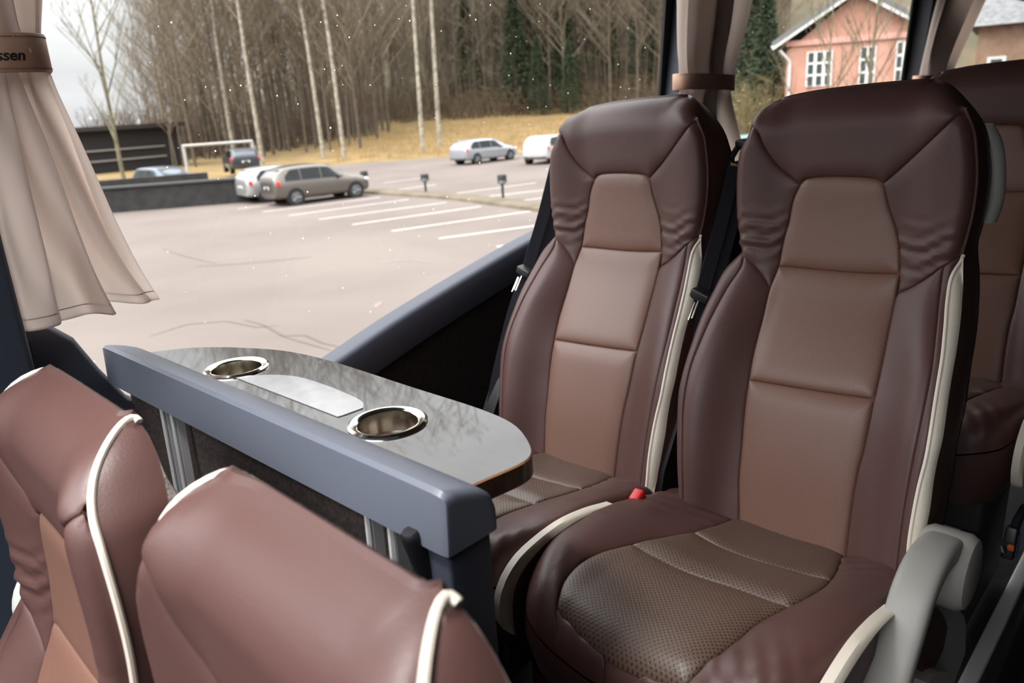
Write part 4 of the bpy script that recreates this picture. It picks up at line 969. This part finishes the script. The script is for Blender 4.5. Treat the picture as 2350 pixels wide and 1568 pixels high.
# ------------------------------------------------------------------ wall, goal, buildings
def seg_box(a, b, z0, z1, th, mb):
    a = np.array(a[:2], float); b = np.array(b[:2], float); t = (b-a)/np.linalg.norm(b-a); nn = np.array([-t[1], t[0]])*th/2
    V = [(*(a-nn), z0), (*(b-nn), z0), (*(b+nn), z0), (*(a+nn), z0), (*(a-nn), z1), (*(b-nn), z1), (*(b+nn), z1), (*(a+nn), z1)]
    return mb.add(V, [(0, 3, 2, 1), (4, 5, 6, 7), (0, 1, 5, 4), (1, 2, 6, 5), (2, 3, 7, 6), (3, 0, 4, 7)])
a, b_ = ground_xy(150, 497), ground_xy(575, 463)
wr_ = thing('retaining_wall', 'long black wall with a flat cap along the left side of the car park', 'wall', (*a, 0)); WO = np.array([*a, 0]); bm_ = mat('black_timber_wall', (44, 42, 40), .8, noise=(3, (30, 28, 27)))
seg_box(a, b_, 0, 1.0, .22, MB()).build('wall_face', bm_, wr_, WO, smooth=False)
seg_box(a, b_, 1.0, 1.08, .40, MB()).build('cap', mat('dark_wall_cap', (66, 66, 66), .7), wr_, WO, smooth=False)
nn = np.array([0, 2.6]); seg_box(np.array(a)+nn, np.array(b_)+nn*1.4, 0, 1.22, .2, MB()).build('rear_ledge', bm_, wr_, WO, smooth=False)
g0, g1 = np.array(ground_xy(434, 412)), None
g1 = pt_at(574, np.linalg.norm(g0)*1.01); gl_ = thing('goal_frame', 'white football goal frame on the grass behind the black wall', 'goal', (*g0, 0)); GO = np.array([*g0, 0]); wm = mat('white_goal_paint', (164, 160, 156), .5)
zt0 = (at_z(430, 412, 0), )
hg = 2.12
MB().tube([(*g0, 0), (*g0, hg)], .10, 8).build('post', wm, gl_, GO)
MB().tube([(*g1, 0), (*g1, hg)], .10, 8).build('post', wm, gl_, GO)
MB().tube([(*(g0-(g1-g0)*.02), hg), (*(g1+(g1-g0)*.01), hg)], .10, 8).build('crossbar', wm, gl_, GO)
bk = g1+pt_at(600, 1.)*1.2+(g1-g0)*.16
MB().tube([(*g1, hg), (*bk, 0)], .05, 8).build('back_stay', wm, gl_, GO)
# black building far left
c0, c1 = pt_at(120, 76), pt_at(366, 80); bd = thing('black_building', 'low black flat roofed building with pale rails behind the bare trees', 'building', (*c0, 0)); BO = np.array([*c0, 0])
seg_box(c0, c1, 0, 3.4, 6., MB()).build('wall', mat('black_stained_boards', (32, 30, 32), .8), bd, BO, smooth=False)
seg_box(c0+np.array([0, -.3]), c1+np.array([.4, -.3]), 3.4, 3.75, 7., MB()).build('roof', mat('black_roof_felt', (44, 40, 40), .8), bd, BO, smooth=False)
for z in (.9, 1.75): seg_box(c0-pt_at(240, 3.6), c1-pt_at(240, 3.6), z, z+.13, .1, MB()).build('rail', mat('pale_rail', (128, 124, 120), .6), bd, BO, smooth=False)
# grey path in front of it
# house with pink gable
d0 = ray(1935, 200); hn = np.array([d0[0], d0[1], 0])/math.hypot(d0[0], d0[1]); hd = 40.; ha = np.array([hn[1], -hn[0], 0])
def at_h(u, v, dd=0.): d = ray(u, v); return EYE+d*((hd+dd)/(d@hn))
def hc(u, v): p = at_h(u, v); return np.array([p@ha, p[2]])
def hp(q, dep): return ha*q[0]+hn*(hd+dep)+np.array([0, 0, q[1]])
L0, Lt, Pk_, Rt = hc(1803, 190), hc(1806, 118), hc(1965, -14), hc(2120, 66)
hs = thing('house', 'salmon pink house with a white trimmed gable and white windows', 'house', hp((L0[0], 0), 0)); HO = hp((L0[0], 0), 0)
poly = [(L0[0], 0), (L0[0], Lt[1]), tuple(Pk_), (Rt[0], Rt[1]), (Rt[0], 0)]
MB().prism(poly, lambda p, t: hp(p, t), 0, 9.).build('wall', mat('salmon_render', (184, 140, 122), .9, noise=(1.5, (172, 126, 106))), hs, HO, smooth=False)
tr_ = mat('white_house_trim', (206, 206, 202), .6)
zc = hc(1860, 96)[1]
MB().prism([(L0[0]-.05, zc-.14), (Rt[0]+.05, zc-.14), (Rt[0]+.05, zc+.10), (L0[0]-.05, zc+.10)], lambda p, t: hp(p, t), -.10, 0).build('cornice', mat('pink_house_cornice', (196, 150, 134), .8), hs, HO, smooth=False)
def beam(p, q, w, t0, t1, name, m):
    p, q = np.array(p), np.array(q); t = (q-p)/np.linalg.norm(q-p); nn = np.array([-t[1], t[0]])*w
    MB().prism([p, q, q+nn, p+nn], lambda z, tt: hp(z, tt), t0, t1).build(name, m, hs, HO, smooth=False)
el, er = hc(1776, 116), hc(2150, 82)
beam(el, Pk_, .20, -.5, -.35, 'barge_board', tr_); beam(Pk_, er, .20, -.5, -.35, 'barge_board', tr_)
rf_ = mat('grey_roof_tiles', (104, 104, 104), .8)
beam(el+np.array([0, .2]), Pk_+np.array([0, .2]), .16, -.55, 9.4, 'roof', rf_); beam(Pk_+np.array([0, .2]), er+np.array([0, .2]), .16, -.55, 9.4, 'roof', rf_)
dg_ = mat('dark_window_pane', (62, 68, 66), .1)
for (x0, y0, x1, y1), nb_ in (((1848, 120, 1912, 200), 3), ((1968, 108, 2012, 196), 2), ((2050, 96, 2112, 190), 3)):
    a0, a1 = hc(x0, y1), hc(x1, y0); a1 = np.array([a1[0], hc(x0, y0)[1]])
    f = MB().prism([(a0[0], a0[1]), (a1[0], a0[1]), (a1[0], a1[1]), (a0[0], a1[1])], lambda p, t: hp(p, t), -.07, .02).build('window', tr_, hs, HO, smooth=False)
    w = (a1[0]-a0[0])/nb_; mb = MB()
    for k in range(nb_):
        for j in range(3):
            hh = (a1[1]-a0[1])/3; x = a0[0]+w*(k+.20); z = a0[1]+hh*(j+.10)
            mb.prism([(x, z), (x+w*.62, z), (x+w*.62, z+hh*.80), (x, z+hh*.80)], lambda p, t: hp(p, t), -.085, -.06)
    mb.build('pane', dg_, f, HO, smooth=False)
dp = hc(1806, 110); MB().tube([hp((L0[0]+.15, 0), -.12), hp((L0[0]+.15, dp[1]-.6), -.12), hp((L0[0]-.3, dp[1]-.1), -.3)], .06, 8).build('downpipe', tr_, hs, HO)
d1 = ray(2330, 150); hn2 = np.array([d1[0], d1[1], 0])/math.hypot(d1[0], d1[1]); ha2 = np.array([hn2[1], -hn2[0], 0])
def hc2(u, v): d = ray(u, v); p = EYE+d*(44./(d@hn2)); return np.array([p@ha2, p[2]])
def hp2(q, dep): return ha2*q[0]+hn2*(44.+dep)+np.array([0, 0, q[1]])
e0 = hc2(2225, 58); rr0 = hc2(2240, -70); e1_ = e0[0]+16
bh = thing('house', 'brown house with a steep grey tiled roof at the top right corner', 'house', hp2((e0[0]+.4, 0), 0)); HO2 = hp2((e0[0]+.4, 0), 0)
MB().prism([(e0[0]+.4, 0), (e1_, 0), (e1_, e0[1]), (e0[0]+.4, e0[1])], lambda p, t: hp2(p, t), 0, 8.).build('wall', mat('brown_boards', (150, 122, 100), .9, noise=(2, (126, 102, 84))), bh, HO2, smooth=False)
V = [hp2((e0[0], e0[1]-.1), -.5), hp2((e1_, e0[1]-.1), -.5), hp2((e1_, rr0[1]), 4), hp2((e0[0], rr0[1]), 4), hp2((e1_, e0[1]-.1), 8.5), hp2((e0[0], e0[1]-.1), 8.5)]
MB().add(V, [(0, 1, 2, 3), (3, 2, 4, 5), (0, 3, 5), (1, 4, 2), (0, 5, 4, 1)]).build('roof', mat('grey_slate_roof', (124, 124, 124), .8, noise=(4, (98, 98, 98))), bh, HO2, smooth=False)
a0, a1 = hc2(2262, 165), hc2(2310, 128)
f = MB().prism([(a0[0], a0[1]), (a1[0], a0[1]), (a1[0], a1[1]), (a0[0], a1[1])], lambda p, t: hp2(p, t), -.07, .02).build('window', tr_, bh, HO2, smooth=False)
MB().prism([(a0[0]+.15, a0[1]+.12), (a1[0]-.15, a0[1]+.12), (a1[0]-.15, a1[1]-.12), (a0[0]+.15, a1[1]-.12)], lambda p, t: hp2(p, t), -.085, -.06).build('pane', dg_, f, HO2, smooth=False)

# ------------------------------------------------------------------ trees
def twig_mesh(segs, nside=3):
    """segs: arrays p0,p1,r0,r1 -> verts, faces (vectorised tapered tubes)"""
    p0, p1, r0, r1 = (np.array(a, float) for a in segs); d = p1-p0; d /= np.linalg.norm(d, axis=1)[:, None]+1e-9
    ref = np.where(np.abs(d[:, 2:3]) < .9, np.array([[0, 0, 1.]]), np.array([[1., 0, 0]])); a = np.cross(d, ref); a /= np.linalg.norm(a, axis=1)[:, None]; b = np.cross(d, a)
    V = np.zeros((len(p0), 2, nside, 3))
    for j in range(nside):
        t = 2*math.pi*j/nside; o = a*math.cos(t)+b*math.sin(t); V[:, 0, j] = p0+o*r0[:, None]; V[:, 1, j] = p1+o*r1[:, None]
    base = np.arange(len(p0))*2*nside; F = []
    for j in range(nside): F.append(np.stack([base+j, base+(j+1) % nside, base+nside+(j+1) % nside, base+nside+j], 1))
    return V.reshape(-1, 3), np.concatenate(F)
def grow(rnd, h, levels, spread, first, nb, trunk_r, lean=.02, ratio=.5, up=.35):
    T = ([], [], [], []); B = ([], [], [], [])
    def rec(p, d, ln, r, lev, out):
        k = 6 if lev == 0 else 3; q = np.array(p)
        pts = [q.copy()]; 
        for i in range(k):
            w_ = .02 if lev == 0 else .09; d = d+np.array([rnd.gauss(0, w_), rnd.gauss(0, w_), rnd.gauss(0, .05)+(up*.12 if lev else 0)]); d = d/np.linalg.norm(d)
            q2 = q+d*ln/k; ra, rb = r*(1-.8*i/k), r*(1-.8*(i+1)/k)
            for a, v in zip(out, (q, q2, max(ra, .010), max(rb, .008))): a.append(v)
            q = q2; pts.append(q.copy())
        if lev >= levels: return
        n_ = nb[lev]
        for j in range(n_):
            f = first[lev]+(1-first[lev])*(j+rnd.random())/n_; f = min(f, .98); i = min(int(f*k), k-1); fr_ = f*k-i
            b0 = pts[i]*(1-fr_)+pts[i+1]*fr_; a = rnd.random()*6.283; sd = np.array([math.cos(a), math.sin(a), 0]); dd = d*.35+sd*spread+np.array([0, 0, up]); dd /= np.linalg.norm(dd)
            rec(b0, dd, ln*ratio*(1.15-f*.55)*(.7+.6*rnd.random()), r*(1-.8*f)*.55, lev+1, B)
    rec(np.zeros(3), np.array([rnd.gauss(0, lean), rnd.gauss(0, lean), 1.]), h, trunk_r, 0, T)
    return T, B
M_BARK = mat('grey_brown_bark', (98, 88, 74), .95, noise=(2.5, (74, 66, 54))); M_TWIG = mat('brown_twigs', (110, 98, 82), .95)
M_BIRCH = mat('white_birch_bark', (164, 156, 140), .9, noise=(3.2, (92, 86, 76), .8)); M_GTWIG = mat('olive_mossy_bark', (118, 110, 88), .95, noise=(2, (94, 88, 66)))
def make_tree(name, label, seed, group, kind='bare', h=15.):
    rnd = random.Random(seed); r = thing(name, label, 'tree', (0, 0, 0), group)
    if kind == 'birch': T, B = grow(rnd, h, 3, .75, [.38, .2, .2], [22, 6, 4], .17, .02, .26, .30); tm, bmt = M_BIRCH, M_TWIG
    elif kind == 'young': T, B = grow(rnd, h, 3, .62, [.22, .25, .3], [15, 6, 4], .13, .03, .40, .62); tm, bmt = M_GTWIG, M_GTWIG
    else: T, B = grow(rnd, h, 3, .72, [.20, .15, .15], [30, 9, 5], .20, .03, .34, .45); tm, bmt = M_BARK, M_TWIG
    V, F = twig_mesh(T, 6); mesh_obj('trunk', V, F, tm, r)
    V, F = twig_mesh(B, 3); mesh_obj('branches', V, F, bmt, r)
    return r
def put(o, u, dist, sc=1., first=False, label=None, rz=None):
    c = o if first else copy_tree(o); p = pt_at(u, dist); c.location = (p[0], p[1], hz(p[0], p[1])-.05); c.scale = (sc,)*3
    c.rotation_euler.z = rz if rz is not None else (u*.37+dist) % 6.28
    if label: c['label'] = label
    return c
rnd = random.Random(5)
LB = 'bare brown tree of the wood beyond the car park'
bare = [make_tree('bare_tree', LB, 11+i, 'bare trees of the wood', 'bare', 29.+i*2.) for i in range(4)]
used = [False]*4
def bare_at(u, d, s):
    i = rnd.randrange(4); put(bare[i], u, d, s, not used[i]); used[i] = True
for u in range(345, 860, 16): bare_at(u+rnd.uniform(-8, 8), rnd.uniform(72, 88), rnd.uniform(.62, .95)*(.42+.58*float(sstep(u, 330, 520))))
for u in range(250, 900, 19): bare_at(u+rnd.uniform(-8, 8), rnd.uniform(92, 108), rnd.uniform(.85, 1.1)*(.20+.80*float(sstep(u, 240, 520))))
for u in range(860, 1780, 23): bare_at(u+rnd.uniform(-10, 10), rnd.uniform(108, 122), rnd.uniform(.75, 1.05))
for u in range(820, 1800, 32): bare_at(u+rnd.uniform(-14, 14), rnd.uniform(128, 150), rnd.uniform(.8, 1.1))
bt = make_tree('birch_tree', '', 31, 'birches at the edge of the car park', 'birch', 26.); first = True
for u, v, s, lb in ((376, 366, .95, 'pale birch trunk right of the black building'), (528, 372, .9, 'slender birch behind the goal frame'), (592, 378, 1.0, 'birch rising behind the brown grey hatchback roof'), (735, 368, .95, 'birch left of the tall white birch in the middle'), (783, 372, 1.05, 'tall white birch in the middle of the view, above the hatchback nose'), (966, 356, 1.1, 'left one of the two white birches left of the silver hatchback'), (1006, 350, 1.1, 'right one of the two white birches, nearest the silver hatchback')):
    d_ = np.linalg.norm(ground_xy(u, v)); put(bt, u, d_, s*d_/62., first, lb, rz=u*.01); first = False
yt = make_tree('young_tree', 'slim mossy tree against the sky beside the left curtain', 41, None, 'young', 12.5); put(yt, 262, 44, .98, True)
y2 = put(yt, 1985, 27, .62, False, 'thin bare tree in front of the salmon pink house', 2.0)
y3 = put(yt, 1885, 24, .5, False, 'small bare bush at the left of the salmon pink house', 4.0)
# evergreens
M_NEED = mat('dark_evergreen_needles', (62, 74, 46), .95, noise=(1.5, (44, 56, 36)))
def make_spruce(label, seed, group, h=17.):
    r_ = random.Random(seed); r = thing('evergreen_tree', label, 'tree', (0, 0, 0), group)
    MB().tube([(0, 0, 0), (0, 0, h*.5), (0, 0, h*.97)], [.2, .12, .02], 7).build('trunk', M_BARK, r)
    V = []; F = []
    for k in range(1700):
        f = r_.random()**.8; z = h*(.08+.90*f); R = (1-f)**.8*2.6+.15; a = r_.random()*6.283; rr = R*(.35+.65*r_.random()); c = np.array([rr*math.cos(a), rr*math.sin(a), z-.28*rr])
        for q in range(3):
            d = np.array([math.cos(a)+r_.gauss(0, .6), math.sin(a)+r_.gauss(0, .6), -.35+r_.gauss(0, .35)]); d /= np.linalg.norm(d); s = np.cross(d, (r_.gauss(0, 1), r_.gauss(0, 1), r_.gauss(0, 1))); s /= np.linalg.norm(s)+1e-9
            n0 = len(V); V += [c-s*.10, c+s*.10, c+d*.55]; F.append((n0, n0+1, n0+2))
    mesh_obj('foliage', V, F, M_NEED, r, smooth=False); return r
sp = make_spruce('dark green evergreen among the bare trees of the hillside', 3, 'evergreens on the hillside'); first = True
for u, d_, s in ((1085, 118, .8), (1190, 112, .95), (1225, 116, 1.1), (1262, 121, 1.2), (1300, 113, .9), (1345, 124, 1.15), (1395, 119, .85), (1470, 116, 1.0), (1500, 124, 1.2), (1160, 130, 1.1), (1420, 132, 1.2), (1040, 132, .9), (1240, 108, .6), (1310, 107, .55)):
    put(sp, u, d_, s, first); first = False
for i, (u, d_, s, lb) in enumerate(((1722, 50, .62, 'green evergreen left of the salmon pink house, nearest its eave'), (1752, 46, .5, 'lower green evergreen touching the left corner of the salmon pink house'))):
    e_ = put(sp, u, d_, s, False, lb); del e_['group']
# thicket of the far wood and undergrowth
def thicket(name, label, n_, ulo, uhi, dlo, dhi, hlo, hhi, r, m, seed, lean=.25):
    r_ = random.Random(seed); S_ = ([], [], [], [])
    for k in range(n_):
        u = r_.uniform(ulo, uhi); d = r_.uniform(dlo, dhi); p = pt_at(u, d); z = hz(p[0], p[1]); h = r_.uniform(hlo, hhi); b = np.array([p[0], p[1], z-.1]); t = b+np.array([r_.gauss(0, lean)*h*.5, r_.gauss(0, lean)*h*.5, h])
        for a, v in zip(S_, (b, t, r*r_.uniform(.5, 1.4), r*.25)): a.append(v)
        for q in range(5):
            f = r_.uniform(.25, .95); c = b*(1-f)+t*f; e = c+np.array([r_.gauss(0, 1)*h*.13, r_.gauss(0, 1)*h*.13, r_.uniform(.03, .22)*h])
            for a, v in zip(S_, (c, e, r*.45, r*.15)): a.append(v)
    V, F = twig_mesh(S_, 3); o = mesh_obj(name, V, F, m); tag(o, label, 'bushes', None, 'stuff'); return o
thicket('undergrowth', 'brown undergrowth along the foot of the wooded hillside', 2600, 830, 1800, 108, 118, 1.0, 4.0, .06, mat('russet_undergrowth', (102, 86, 66), .95), 1, .5)
thicket('woodland', 'dense grey brown woodland filling the background', 2900, 400, 1800, 112, 165, 6., 15., .085, mat('grey_brown_woodland', (112, 102, 84), .95), 2, .12)
thicket('hedge', 'brown hedge and saplings behind the goal and birches', 1100, 200, 860, 88, 104, 1.5, 6., .06, mat('brown_hedge_twigs', (98, 82, 70), .95), 3, .4)
thicket('tall_grass', 'tall dry grass on the yellow slope', 2500, 760, 1420, 60, 100, .25, .7, .03, mat('straw_grass', (156, 128, 82), .95), 4, .5)
thicket('shrubbery', 'brown green shrubs left of the salmon pink house', 900, 1690, 1800, 40, 60, .8, 4.2, .035, mat('olive_shrub', (110, 98, 66), .95), 6, .4)
